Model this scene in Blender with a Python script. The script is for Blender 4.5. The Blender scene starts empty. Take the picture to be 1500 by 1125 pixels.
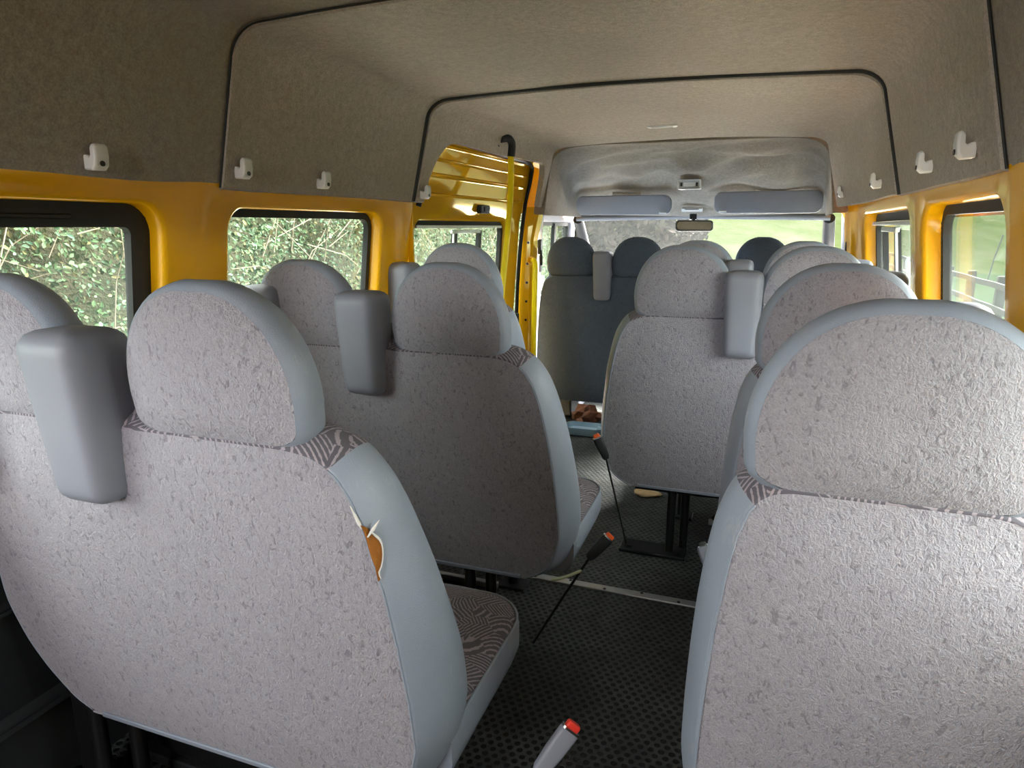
import bpy, bmesh, math, random
from mathutils import Vector, Matrix, noise
import numpy as np
random.seed(7)
C = bpy.context.scene.collection
PI = math.pi

# ------------------------------------------------------------------ materials
def mat(name):
    m = bpy.data.materials.new(name); m.use_nodes = True
    nt = m.node_tree; nt.nodes.clear()
    out = nt.nodes.new('ShaderNodeOutputMaterial')
    return m, nt, out
class NT:
    def __init__(s, nt): s.nt = nt
    def n(s, t, **k):
        n = s.nt.nodes.new('ShaderNode' + t)
        for a, v in k.items():
            if hasattr(n, a): setattr(n, a, v)
            else: n.inputs[a.replace('_', ' ')].default_value = v
        return n
    def l(s, a, b): s.nt.links.new(a, b)
    def math(s, op, a, b=None, c=None):
        n = s.nt.nodes.new('ShaderNodeMath'); n.operation = op
        for i, v in enumerate((a, b, c)):
            if v is None: continue
            if hasattr(v, 'links'): s.l(v, n.inputs[i])
            else: n.inputs[i].default_value = v
        return n.outputs[0]
    def mix(s, f, a, b):
        n = s.nt.nodes.new('ShaderNodeMix'); n.data_type = 'RGBA'
        for i, v in ((0, f), (6, a), (7, b)):
            if hasattr(v, 'links'): s.l(v, n.inputs[i])
            else: n.inputs[i].default_value = v if i == 0 else (*v, 1)
        return n.outputs[2]
    def coord(s, scale=(1, 1, 1), rot=(0, 0, 0), src='Object'):
        t = s.nt.nodes.new('ShaderNodeTexCoord'); m = s.nt.nodes.new('ShaderNodeMapping')
        m.inputs['Scale'].default_value = scale; m.inputs['Rotation'].default_value = rot
        s.l(t.outputs[src], m.inputs[0]); return m.outputs[0]
    def noise(s, vec, scale, detail=3, rough=.55, dist=0):
        n = s.nt.nodes.new('ShaderNodeTexNoise')
        n.inputs['Scale'].default_value = scale; n.inputs['Detail'].default_value = detail
        n.inputs['Roughness'].default_value = rough; n.inputs['Distortion'].default_value = dist
        s.l(vec, n.inputs['Vector']); return n.outputs[0]
    def ramp(s, f, stops):
        r = s.nt.nodes.new('ShaderNodeValToRGB'); s.l(f, r.inputs[0])
        e = r.color_ramp.elements
        while len(e) < len(stops): e.new(.5)
        for i, (p, c) in enumerate(stops):
            e[i].position = p; e[i].color = (*c, 1) if len(c) == 3 else c
        return r.outputs[0]
    def bump(s, h, strength, dist):
        b = s.nt.nodes.new('ShaderNodeBump'); b.inputs['Strength'].default_value = strength
        b.inputs['Distance'].default_value = dist; s.l(h, b.inputs['Height']); return b.outputs[0]
    def bsdf(s, out, col, rough=.5, spec=.5, metal=0, normal=None, coat=0, sheen=0):
        p = s.nt.nodes.new('ShaderNodeBsdfPrincipled')
        for nm, v in (('Base Color', col), ('Roughness', rough)):
            if hasattr(v, 'links'): s.l(v, p.inputs[nm])
            else: p.inputs[nm].default_value = (*v, 1) if nm == 'Base Color' else v
        p.inputs['Specular IOR Level'].default_value = spec; p.inputs['Metallic'].default_value = metal
        p.inputs['Coat Weight'].default_value = coat; p.inputs['Coat Roughness'].default_value = .06
        p.inputs['Sheen Weight'].default_value = sheen; p.inputs['Sheen Roughness'].default_value = .6
        if normal is not None: s.l(normal, p.inputs['Normal'])
        s.l(p.outputs[0], out.inputs[0]); return p
def simple(name, col, rough=.5, spec=.5, metal=0, coat=0, var=.12, vs=9, bscale=0, bstr=.15, bd=.002, tint=None):
    m, nt, out = mat(name); g = NT(nt)
    co = g.coord()
    f = g.noise(co, vs, 4)
    c = g.mix(f, tuple(x * (1 - var) for x in col), tuple(min(1, x * (1 + var)) for x in col))
    nrm = g.bump(g.noise(co, bscale, 3), bstr, bd) if bscale else None
    p = g.bsdf(out, c, rough, spec, metal, nrm, coat)
    if tint: p.inputs['Specular Tint'].default_value = (*tint, 1)
    return m
def carpet(name, base, warm, pits=.5):
    """needle-felt seat-back carpet: short matted fibres, pilling and worn patches"""
    m, nt, out = mat(name); g = NT(nt)
    co = g.coord()
    big = g.noise(co, 3.2, 4, .6); grain = g.noise(co, 420, 3, .7)
    wob = g.noise(co, 45, 2)
    def fibres(rot, sc):
        v = g.n('TexVoronoi', feature='DISTANCE_TO_EDGE'); v.inputs['Scale'].default_value = 1
        w_ = g.n('VectorMath', operation='ADD'); g.l(g.coord(sc, rot), w_.inputs[0])
        k_ = g.n('VectorMath', operation='SCALE'); nn = g.n('TexNoise'); nn.inputs['Scale'].default_value = 70; g.l(co, nn.inputs['Vector'])
        g.l(nn.outputs['Color'], k_.inputs[0]); k_.inputs['Scale'].default_value = 2.6; g.l(k_.outputs[0], w_.inputs[1]); g.l(w_.outputs[0], v.inputs['Vector'])
        return g.ramp(v.outputs['Distance'], [(.0, (1, 1, 1)), (.16, (0, 0, 0))])
    f1 = fibres((.2, .5, .1), (110, 110, 55)); f2 = fibres((.1, -.5, .6), (150, 150, 70))
    fm = g.math('MAXIMUM', g.math('MULTIPLY', f1, g.ramp(wob, [(.45, (0, 0, 0)), (.6, (1, 1, 1))])), g.math('MULTIPLY', f2, .55))
    pil = g.noise(g.coord((1, 1, .6)), 120, 2, .5, 1.0)
    pit = g.ramp(pil, [(.30, (1, 1, 1)), (.42, (0, 0, 0))])
    a = g.mix(g.ramp(big, [(.35, (0, 0, 0)), (.68, (1, 1, 1))]), base, warm)
    b = g.mix(grain, tuple(x * .6 for x in base), tuple(x * 1.5 for x in warm))
    c = g.mix(.68, a, b)
    c = g.mix(g.math('MULTIPLY', fm, .2), c, tuple(min(1, x * 1.9) for x in warm))
    c = g.mix(g.math('MULTIPLY', pit, pits), c, tuple(x * .4 for x in base))
    h = g.math('ADD', g.math('MULTIPLY', fm, .45), g.math('ADD', g.math('MULTIPLY', grain, .75), g.math('MULTIPLY', pil, 1.5)))
    g.bsdf(out, c, .95, .1, 0, g.bump(h, .62, .006), 0, .12)
    return m
def patterned(name):
    """woven seat cloth: mauve-grey with hatched fans of light lines"""
    m, nt, out = mat(name); g = NT(nt)
    co = g.coord((1, 1, .7), (0, .25, .4))
    v = g.n('TexVoronoi'); v.inputs['Scale'].default_value = 21; v.inputs['Randomness'].default_value = .8
    g.l(co, v.inputs['Vector'])
    sub = g.n('VectorMath', operation='SUBTRACT'); g.l(co, sub.inputs[0])
    sc = g.n('VectorMath', operation='SCALE'); g.l(v.outputs['Position'], sc.inputs[0]); sc.inputs['Scale'].default_value = 1
    g.l(sc.outputs[0], sub.inputs[1])
    off = g.n('VectorMath', operation='MULTIPLY_ADD'); g.l(v.outputs['Color'], off.inputs[0])
    off.inputs[1].default_value = (.44, .44, .44); off.inputs[2].default_value = (-.22, -.22, -.22)
    ad = g.n('VectorMath', operation='ADD'); g.l(sub.outputs[0], ad.inputs[0]); g.l(off.outputs[0], ad.inputs[1])
    ln = g.n('VectorMath', operation='LENGTH'); g.l(ad.outputs[0], ln.inputs[0])
    s = g.math('SINE', g.math('MULTIPLY', ln.outputs['Value'], 900))
    brk = g.noise(co, 160, 2)
    t = g.ramp(g.math('ADD', s, g.math('MULTIPLY', g.math('SUBTRACT', brk, .5), 2.2)), [(.25, (0, 0, 0)), (.6, (1, 1, 1))])
    c = g.mix(t, (.115, .108, .128), (.34, .30, .33))
    g.bsdf(out, c, .9, .15, 0, g.bump(g.math('ADD', t, g.noise(co, 500, 2)), .3, .001), 0, .1)
    return m
def rubber_floor(name):
    m, nt, out = mat(name); g = NT(nt)
    t = nt.nodes.new('ShaderNodeTexCoord'); sp = g.n('SeparateXYZ'); g.l(t.outputs['Object'], sp.inputs[0])
    px, py = .0245, .0185
    xs = g.math('DIVIDE', sp.outputs[0], px); ys = g.math('DIVIDE', sp.outputs[1], py)
    row = g.math('MODULO', g.math('ABSOLUTE', g.math('FLOOR', ys)), 2.0)
    xo = g.math('ADD', xs, g.math('MULTIPLY', row, .5))
    fx = g.math('SUBTRACT', g.math('FRACT', g.math('ADD', xo, 100)), .5); fy = g.math('SUBTRACT', g.math('FRACT', g.math('ADD', ys, 100)), .5)
    dx = g.math('MULTIPLY', fx, px); dy = g.math('MULTIPLY', fy, py)
    r = g.math('SQRT', g.math('ADD', g.math('MULTIPLY', dx, dx), g.math('MULTIPLY', dy, dy)))
    co = g.coord()
    rr = g.math('ADD', r, g.math('MULTIPLY', g.math('SUBTRACT', g.noise(co, 140, 2), .5), .0025))
    stud = g.ramp(g.math('DIVIDE', rr, .0125), [(.52, (1, 1, 1)), (.66, (0, 0, 0))])
    dust = g.ramp(g.noise(co, 3.5, 6, .7), [(.33, (.022, .026, .026)), (.6, (.062, .070, .068)), (.8, (.12, .12, .112))])
    c = g.mix(stud, dust, (.006, .007, .007))
    fl = g.noise(co, 55, 5, .8)
    c = g.mix(g.ramp(fl, [(.70, (0, 0, 0)), (.80, (1, 1, 1))]), c, (.10, .095, .085))
    rg = g.ramp(g.noise(co, 22, 4), [(.3, (.38, .38, .38)), (.7, (.62, .62, .62))])
    h = g.math('ADD', g.math('MULTIPLY', stud, -1.0), g.math('MULTIPLY', g.noise(co, 120, 3), .3))
    g.bsdf(out, c, rg, .4, 0, g.bump(h, .8, .004))
    return m
def glass(name, tint=(.86, .95, .90), haze=.05):
    m, nt, out = mat(name); g = NT(nt)
    tr = g.n('BsdfTransparent'); tr.inputs[0].default_value = (*tint, 1)
    gl = g.n('BsdfGlossy'); gl.inputs['Roughness'].default_value = .02
    df = g.n('BsdfTranslucent'); df.inputs[0].default_value = (.85, .95, .9, 1)
    fr = g.n('Fresnel'); ge = g.n('NewGeometry'); g.l(g.math('ADD', 1.45, g.math('MULTIPLY', ge.outputs['Backfacing'], 1 / 1.45 - 1.45)), fr.inputs[0])
    a = g.n('MixShader'); co = g.coord()
    hz = g.math('MULTIPLY', g.ramp(g.noise(co, 3.0, 5, .6), [(.35, (.3, .3, .3)), (.7, (1, 1, 1))]), haze)
    g.l(hz, a.inputs[0]); g.l(tr.outputs[0], a.inputs[1]); g.l(df.outputs[0], a.inputs[2])
    b = g.n('MixShader'); g.l(g.math('MULTIPLY', fr.outputs[0], .8), b.inputs[0]); g.l(a.outputs[0], b.inputs[1]); g.l(gl.outputs[0], b.inputs[2])
    g.l(b.outputs[0], out.inputs[0]); return m
def leafmat(name, cols, rough=.5):
    m, nt, out = mat(name); g = NT(nt)
    w = g.n('NewGeometry')
    c = g.ramp(w.outputs['Random Per Island'], [(i / (len(cols) - 1), c) for i, c in enumerate(cols)])
    p = g.bsdf(out, c, rough, .03)
    return m
def vinylmat(name, col):
    """leathercloth: fine grain, rubbed paler streaks"""
    m, nt, out = mat(name); g = NT(nt); co = g.coord()
    f = g.noise(co, 7, 5, .65); k = lambda q: tuple(x * q for x in col)
    c = g.mix(f, k(.82), k(1.14))
    st = g.ramp(g.noise(g.coord((30, 30, 7), (.1, .2, 0)), 1, 5, .7, .6), [(.60, (0, 0, 0)), (.74, (.55, .55, .55))])
    c = g.mix(st, c, (.42, .43, .45))
    v = g.n('TexVoronoi'); v.inputs['Scale'].default_value = 520; g.l(co, v.inputs['Vector'])
    h = g.math('ADD', g.math('MULTIPLY', v.outputs['Distance'], .5), g.math('MULTIPLY', g.noise(co, 28, 4, .6), 1.2))
    g.bsdf(out, c, g.ramp(f, [(.3, (.36, .36, .36)), (.7, (.52, .52, .52))]), .42, 0, g.bump(h, .22, .003)); return m
def paint(name, col, gcol, fac, rough):
    """body paint: coloured diffuse under a thin weak gloss"""
    m, nt, out = mat(name); g = NT(nt); co = g.coord()
    d = g.n('BsdfDiffuse'); gl = g.n('BsdfGlossy'); gl.inputs['Roughness'].default_value = rough; gl.inputs[0].default_value = (*gcol, 1)
    g.l(g.mix(g.noise(co, 4, 4), tuple(x * .94 for x in col), col), d.inputs[0])
    mx = g.n('MixShader'); fz = g.n('Fresnel'); ge = g.n('NewGeometry'); g.l(g.math('ADD', 1.3, g.math('MULTIPLY', ge.outputs['Backfacing'], 1 / 1.3 - 1.3)), fz.inputs[0]); g.l(g.math('ADD', fac * .5, g.math('MULTIPLY', fz.outputs[0], fac * 6)), mx.inputs[0]); g.l(d.outputs[0], mx.inputs[1]); g.l(gl.outputs[0], mx.inputs[2]); g.l(mx.outputs[0], out.inputs[0]); return m
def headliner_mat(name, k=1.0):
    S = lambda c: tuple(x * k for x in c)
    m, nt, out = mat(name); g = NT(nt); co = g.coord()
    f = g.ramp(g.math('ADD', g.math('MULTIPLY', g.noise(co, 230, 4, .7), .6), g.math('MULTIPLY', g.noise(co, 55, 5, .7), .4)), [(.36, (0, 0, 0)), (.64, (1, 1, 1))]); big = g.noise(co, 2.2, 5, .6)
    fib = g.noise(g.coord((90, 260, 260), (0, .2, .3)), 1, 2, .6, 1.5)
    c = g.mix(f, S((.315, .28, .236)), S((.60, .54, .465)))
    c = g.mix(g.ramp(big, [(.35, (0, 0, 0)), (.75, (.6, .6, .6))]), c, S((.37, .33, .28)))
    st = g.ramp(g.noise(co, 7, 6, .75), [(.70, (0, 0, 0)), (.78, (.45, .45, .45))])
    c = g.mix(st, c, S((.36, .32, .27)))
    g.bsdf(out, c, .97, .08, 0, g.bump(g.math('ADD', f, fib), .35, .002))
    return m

M = dict(
    carpet=carpet('seat_back_carpet', (.27, .262, .296), (.36, .348, .385)),
    carpet_dark=carpet('cab_seat_cloth', (.062, .085, .125), (.088, .115, .155), .3),
    vinyl=vinylmat('grey_blue_vinyl', (.295, .34, .41)),
    plastic=simple('grained_grey_plastic', (.235, .248, .295), .5, .45, var=.08, bscale=900, bstr=.2, bd=.0006),
    cloth=patterned('hatched_seat_cloth'),
    edge=simple('pale_blue_grey_edging', (.24, .27, .33), .5),
    black=simple('black_painted_steel', (.008, .008, .009), .28, .5, var=.3),
    blackp=simple('black_plastic', (.016, .017, .018), .5, .4, var=.2),
    rubber=simple('black_rubber_seal', (.02, .021, .021), .6, .4, var=.25, vs=30),
    yellow=paint('yellow_body_paint', (.97, .475, .004), (1, .94, .78), .11, .15),
    yellow_gloss=paint('glossy_yellow_door_paint', (.86, .46, .01), (1, .92, .50), .17, .06),
    pole=simple('bright_yellow_tube', (1.0, .76, .008), .3, .3, coat=0, var=.03),
    head=headliner_mat('grey_headliner_felt'), head_rear=headliner_mat('shaded_headliner_felt', .84), head_cab=headliner_mat('cab_header_felt', .72),  # rear and cab felt darkened to put part of the ceiling's shading into colour
    floor=rubber_floor('studded_black_rubber'),
    alu=simple('worn_aluminium', (.55, .57, .56), .38, .5, .9, var=.2, vs=30),
    chrome=simple('bare_steel', (.7, .7, .7), .22, .5, 1),
    white=simple('off_white_plastic', (.80, .80, .78), .4, .5, var=.05),
    red=simple('red_button_plastic', (.85, .05, .03), .35),
    orange=simple('orange_button_plastic', (.9, .13, .02), .35),
    foam=simple('exposed_orange_foam', (.30, .115, .024), .9, .1, var=.45, vs=60, bscale=200, bstr=.6),
    torn=simple('torn_white_backing', (.72, .70, .66), .8, .1),
    visor=simple('sun_visor_vinyl', (.20, .205, .225), .6, .3, bscale=500, bstr=.1, bd=.0006),
    trim=simple('dark_side_trim', (.017, .019, .021), .62, .35, var=.25, vs=12, bscale=350, bstr=.3, bd=.001),
    grey_trim=simple('cab_pillar_trim', (.26, .26, .28), .6, .3),
    glass=glass('side_window_glass', (.88, .92, .885), .035), wglass=glass('windscreen_glass', (.95, .97, .95), .004),
    visor_dark=simple('dark_grey_pillar_trim', (.05, .05, .055), .7, .2),
    mirror=simple('mirror_glass', (.80, .84, .80), .03, .5, 1, var=0),
    blue=simple('pale_blue_plastic', (.28, .43, .55), .4),
    beige=simple('beige_torn_foam', (.45, .32, .18), .9, .1, var=.35, vs=60),
    brown=simple('brown_crumpled_paper', (.17, .075, .045), .6, .3, var=.4, vs=40),
    paper=simple('white_paper', (.75, .72, .74), .8, .1),
    lens=simple('ribbed_lamp_lens', (.6, .6, .57), .25, .5, bscale=0),
    wood=simple('weathered_fence_wood', (.013, .0125, .011), .9, .1, var=.3, vs=25),
    bark=simple('dry_stem', (.45, .38, .26), .9, .1, var=.3),
    gravel=simple('pale_bounce_apron', (.80, .75, .71), .95, .1, var=.25, vs=1.4),  # used only for the added bounce ground before the van
    stitch=simple('pale_stitching', (.55, .55, .55), .8, .1),
    leaf=leafmat('bramble_leaves', [(.012, .024, .010), (.022, .042, .018), (.032, .054, .026), (.026, .052, .034), (.048, .064, .040), (.017, .031, .014), (.060, .054, .026)], .75),
    stem=leafmat('pale_dead_stems', [(.05, .045, .034), (.10, .09, .068), (.07, .057, .043)], .9),
)
def groundmat(name, stops, sc):
    m, nt, out = mat(name); g = NT(nt); co = g.coord()
    f = g.noise(co, sc, 8, .7)
    d = g.n('BsdfDiffuse'); g.l(g.ramp(f, stops), d.inputs[0]); g.l(g.bump(g.noise(co, sc * 8, 4), .5, .06), d.inputs['Normal']); g.l(d.outputs[0], out.inputs[0]); return m
M['grass'] = groundmat('field_grass', [(.3, (.0050, .0092, .0043)), (.5, (.0088, .0142, .0072)), (.7, (.0135, .0178, .0102))], .35)
M['bank'] = groundmat('grass_bank', [(.3, (.0085, .0130, .0042)), (.5, (.0130, .0165, .0072)), (.7, (.0185, .0195, .0125))], .5)
M['soil'] = groundmat('hedge_soil', [(.3, (.016, .022, .012)), (.55, (.036, .036, .024)), (.8, (.055, .045, .032))], 5.5)
M['verge'] = groundmat('gravel_verge', [(.3, (.06, .06, .05)), (.7, (.11, .105, .09))], 1.5)
M['track'] = groundmat('gravel_track', [(.3, (.0155, .0138, .0133)), (.7, (.0215, .0195, .0190))], .8)
M['asphalt'] = groundmat('low_bounce_ground', [(.3, (.025, .026, .022)), (.7, (.045, .045, .04))], 1.5)  # unseen ground kept dark to limit light bounced up to the rear ceiling
M['tree'] = leafmat('far_hedge_leaves', [(.0125, .0115, .0085), (.0175, .0135, .0108), (.0135, .0138, .0085), (.021, .0165, .0138)], .8)

def sstep(a, b_, t): t = max(0, min(1, (t - a) / (b_ - a))); return t * t * (3 - 2 * t)
# ------------------------------------------------------------------ mesh helpers
def link(name, me, m=None, parent=None, smooth=True):
    o = bpy.data.objects.new(name, me); C.objects.link(o)
    if m is not None: me.materials.append(m)
    if parent is not None: o.parent = parent
    if smooth: me.polygons.foreach_set('use_smooth', [True] * len(me.polygons))
    return o
def finish(o, sub=0, bev=0, bseg=2, auto=None):
    if bev:
        b = o.modifiers.new('bevel', 'BEVEL'); b.width = bev; b.segments = bseg; b.limit_method = 'ANGLE'; b.angle_limit = .6
    if sub:
        s = o.modifiers.new('subsurf', 'SUBSURF'); s.levels = s.render_levels = sub
    return o
class MB:
    def __init__(s): s.v = []; s.f = []
    def add(s, v, f):
        b = len(s.v); s.v += [tuple(p) for p in v]; s.f += [tuple(b + i for i in q) for q in f]; return s
    def box(s, c, d, rot=None):
        x, y, z = (k / 2 for k in d); P = [Vector((a, b, e)) for a in (-x, x) for b in (-y, y) for e in (-z, z)]
        if rot is not None: P = [rot @ p for p in P]
        return s.add([p + Vector(c) for p in P], [(0, 1, 3, 2), (4, 6, 7, 5), (0, 4, 5, 1), (2, 3, 7, 6), (0, 2, 6, 4), (1, 5, 7, 3)])
    def loft(s, rings, closed=True, cap=True):
        n = len(rings[0]); v = [p for r in rings for p in r]; f = []
        for k in range(len(rings) - 1):
            for i in range(n if closed else n - 1):
                j = (i + 1) % n; f.append((k * n + i, k * n + j, (k + 1) * n + j, (k + 1) * n + i))
        if cap and closed: f.append(tuple(range(n - 1, -1, -1))); f.append(tuple((len(rings) - 1) * n + i for i in range(n)))
        return s.add(v, f)
    def tube(s, pts, r, n=10, cap=True):
        pts = [Vector(p) for p in pts]; rs = r if isinstance(r, (list, tuple)) else [r] * len(pts); rings = []; up = None
        for i, p in enumerate(pts):
            t = (pts[min(i + 1, len(pts) - 1)] - pts[max(i - 1, 0)]).normalized()
            if up is None: up = t.orthogonal().normalized()
            up = (up - t * up.dot(t)).normalized(); b = t.cross(up)
            rings.append([p + (up * math.cos(2 * PI * k / n) + b * math.sin(2 * PI * k / n)) * rs[i] for k in range(n)])
        return s.loft(rings, True, cap)
    def disc(s, c, nrm, r, h, n=16):
        nrm = Vector(nrm).normalized(); return s.tube([Vector(c), Vector(c) + nrm * h], r, n)
    def build(s, name, m, parent=None, smooth=True, sub=0, bev=0, bseg=2):
        me = bpy.data.meshes.new(name); me.from_pydata(s.v, [], s.f); me.update()
        bm = bmesh.new(); bm.from_mesh(me); bmesh.ops.recalc_face_normals(bm, faces=bm.faces); bm.to_mesh(me); bm.free()
        o = link(name, me, m, parent, smooth)
        if smooth and not sub and hasattr(me, 'set_sharp_from_angle'): me.set_sharp_from_angle(angle=.75)
        return finish(o, sub, bev, bseg)
def tag(o, label=None, cat=None, group=None, kind=None):
    if label: o['label'] = label
    if cat: o['category'] = cat
    if group: o['group'] = group
    if kind: o['kind'] = kind
    return o
def thing(name, label, cat, loc=(0, 0, 0), group=None):
    o = bpy.data.objects.new(name, None); C.objects.link(o); o.location = loc; o.empty_display_size = .05
    return tag(o, label, cat, group)
def structure(o, label, cat): return tag(o, label, cat, None, 'structure')
def smooth_path(pts, n=8):
    pts = [Vector(p) for p in pts]; out = []
    for i in range(len(pts) - 1):
        p0, p1, p2, p3 = pts[max(i - 1, 0)], pts[i], pts[i + 1], pts[min(i + 2, len(pts) - 1)]
        for k in range(n):
            t = k / n
            out.append(.5 * ((2 * p1) + (p2 - p0) * t + (2 * p0 - 5 * p1 + 4 * p2 - p3) * t * t + (3 * p1 - p0 - 3 * p2 + p3) * t ** 3))
    out.append(pts[-1]); return out
def interp(tab, z):
    if z <= tab[0][0]: return tab[0][1]
    for (a, b), (c, d) in zip(tab, tab[1:]):
        if z <= c:
            return b + (d - b) * (z - a) / (c - a)
    return tab[-1][1]
def rrect(w, d, r, n=5):
    P = []
    for cx, cy, a0 in ((w / 2 - r, d / 2 - r, 0), (-w / 2 + r, d / 2 - r, PI / 2), (-w / 2 + r, -d / 2 + r, PI), (w / 2 - r, -d / 2 + r, 1.5 * PI)):
        for k in range(n + 1):
            a = a0 + PI / 2 * k / n; P.append((cx + r * math.cos(a), cy + r * math.sin(a)))
    return P

# ------------------------------------------------------------------ seats
REC = .11                                    # recline: metres forward per metre down from the top of the head restraint
ZH = 1.147
def shear(x, y, z): return (x, y + (ZH - z) * REC, z)
def padded(zs, L, Rr, D, prof, dome, cols):
    """an upholstered pad: back face grid, and a band of rings round its outline.  L(z), Rr(z) give the left and right edge of the back face."""
    grid = [[(L(z) + (Rr(z) - L(z)) * (k / cols), z) for k in range(cols + 1)] for z in zs]
    nz = len(zs)
    outl = [grid[i][0] for i in range(nz)] + [grid[-1][k] for k in range(1, cols)] + [grid[i][-1] for i in range(nz - 1, -1, -1)] + [grid[0][k] for k in range(cols - 1, 0, -1)]
    n = len(outl); nor = []
    for i in range(n):
        a, b = outl[i - 1], outl[(i + 1) % n]; tx, tz = b[0] - a[0], b[1] - a[1]; q = math.hypot(tx, tz) or 1
        nor.append((-tz / q, tx / q))
    zm0, zm1 = zs[0], zs[-1]
    face = MB(); V = []; 
    for i, row in enumerate(grid):
        v = (zs[i] - zm0) / (zm1 - zm0)
        for k, (x, z) in enumerate(row):
            u = 2 * k / cols - 1
            b = dome * (1 - abs(u) ** 3.0) * (1 - abs(2 * v - 1) ** 4)
            V.append(shear(x, -b, z))
    w = cols + 1
    face.add(V, [(i * w + k, i * w + k + 1, (i + 1) * w + k + 1, (i + 1) * w + k) for i in range(nz - 1) for k in range(cols)])
    rings = [[shear(outl[i][0] + nor[i][0] * o, D(outl[i][1]) * y, outl[i][1] + nor[i][1] * o) for i in range(n)] for o, y in prof]
    segs = dict(left=(0, nz), top=(nz - 1, nz + cols), right=(nz + cols - 1, 2 * nz + cols - 1), bottom=(2 * nz + cols - 2, n + 1))
    return face, rings, segs, grid, outl
def seg(rings, a, b):
    n = len(rings[0]); m = MB(); m.loft([[r[i % n] for i in range(a, b)] for r in rings], False, False); return m
INS = [(.265, .10), (.285, .062), (.31, .034), (.35, .014), (.41, .0), (.5, .003), (.6, .012), (.7, .025), (.8, .046), (.85, .062), (.885, .083), (.903, .105), (.913, .13), (.918, .165)]
INW = [(.265, .165), (.285, .125), (.31, .10), (.35, .065), (.41, .03), (.5, .003), (.6, .012), (.7, .025), (.8, .046), (.85, .062), (.885, .083), (.903, .105), (.913, .13), (.918, .165)]
ZS = [.265, .275, .285, .297, .31, .33, .35, .38, .41, .45, .5, .55, .6, .65, .7, .75, .8, .825, .85, .87, .885, .895, .903, .909, .913, .918]

def head_restraint(parent, x0, m, w=.152, zb=.9225, name='head_restraint', rise=0., posts=.07):
    zt = ZH + rise; zc = zb + .062; H = zt - zc
    def hw(z):
        if z >= zc: return max(.02, w * math.sqrt(max(0, 1 - ((z - zc) / (H + .0015)) ** 2)) ** .86)
        t = (zc - z) / (zc - zb)
        return w * (1 - .03 * t) - .030 * max(0, (t - .62) / .38) ** 2.2
    zs = [zb + (zc - zb) * k / 8 for k in range(8)] + [zc + H * math.sin(PI / 2 * k / 13) for k in range(14)]
    prof = [(0, 0), (.001, .015), (.005, .05), (.011, .16), (.015, .36), (.013, .58), (.004, .8), (-.012, .95), (-.03, 1.0)]
    D = lambda z: .082
    face, rings, sg, grid, outl = padded(zs, lambda z: -hw(z), lambda z: hw(z), D, prof, .020, 14)
    sh = lambda mb: [(x + x0, y, z) for x, y, z in mb.v]
    face.v = sh(face)
    o = face.build(name, m, parent, sub=1)
    if name == 'head_restraint': pass
    rim = MB(); n = len(outl); rim.loft(rings, True, False); base = (len(rings) - 1) * n
    rim.f.append(tuple(base + i for i in range(n))); rim.v = sh(rim)
    # pinch the front cap closed with a softly domed centre
    rim.build('rim', M['vinyl'] if m is M['carpet'] else m, o, sub=0)
    for s in (-posts, posts):
        q = MB(); yy = .05 + (ZH - zb) * REC
        q.tube([(x0 + s, yy, zb - .03), (x0 + s, yy, zb + .03)], .007, 10); q.build('post', M['blackp'], o)
    return o
def belt_pod(parent, x0, w=.118, zt=1.085, zb=.79, wide=1.0):
    mb = MB(); rings = []
    N = 16
    for k in range(N + 1):
        t = k / N; z = zb + (zt - zb) * t
        e = min(t * (zt - zb), (1 - t) * (zt - zb)); c = 1 if e > .028 else math.sqrt(max(0, 1 - (1 - e / .028) ** 2))
        ww = w * (.90 + .13 * t - .05 * max(0, t - .8) * 5 * .5) * wide; dd = .10 + .03 * t
        s = .80 + .20 * c
        ring = rrect(ww * s, dd * (.55 + .45 * c), .026 * s * (.6 + .4 * c), 4)
        yc = -.065 + dd / 2
        rings.append([shear(x0 + x, yc + y, z) for x, y in ring])
    mb.loft(rings)
    o = mb.build('belt_pod', M['plastic'], parent, sub=1)
    t2 = MB(); rings = []                       # the arm that carries the pod down the front and over the backrest
    for k in range(9):
        t = k / 8; z = .78 + (.99 - .78) * t
        rings.append([shear(x0 + x * (1.3 - .35 * t), .075 + y, z) for x, y in rrect(w * 1.05, .075, .02, 4)])
    t2.loft(rings); t2.build('guide_arm', M['plastic'], o, sub=0)
    s = MB(); s.box(shear(x0, .125, .955), (.055, .012, .03)); s.build('belt_slot', M['blackp'], o, bev=.003)
    return o
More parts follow.
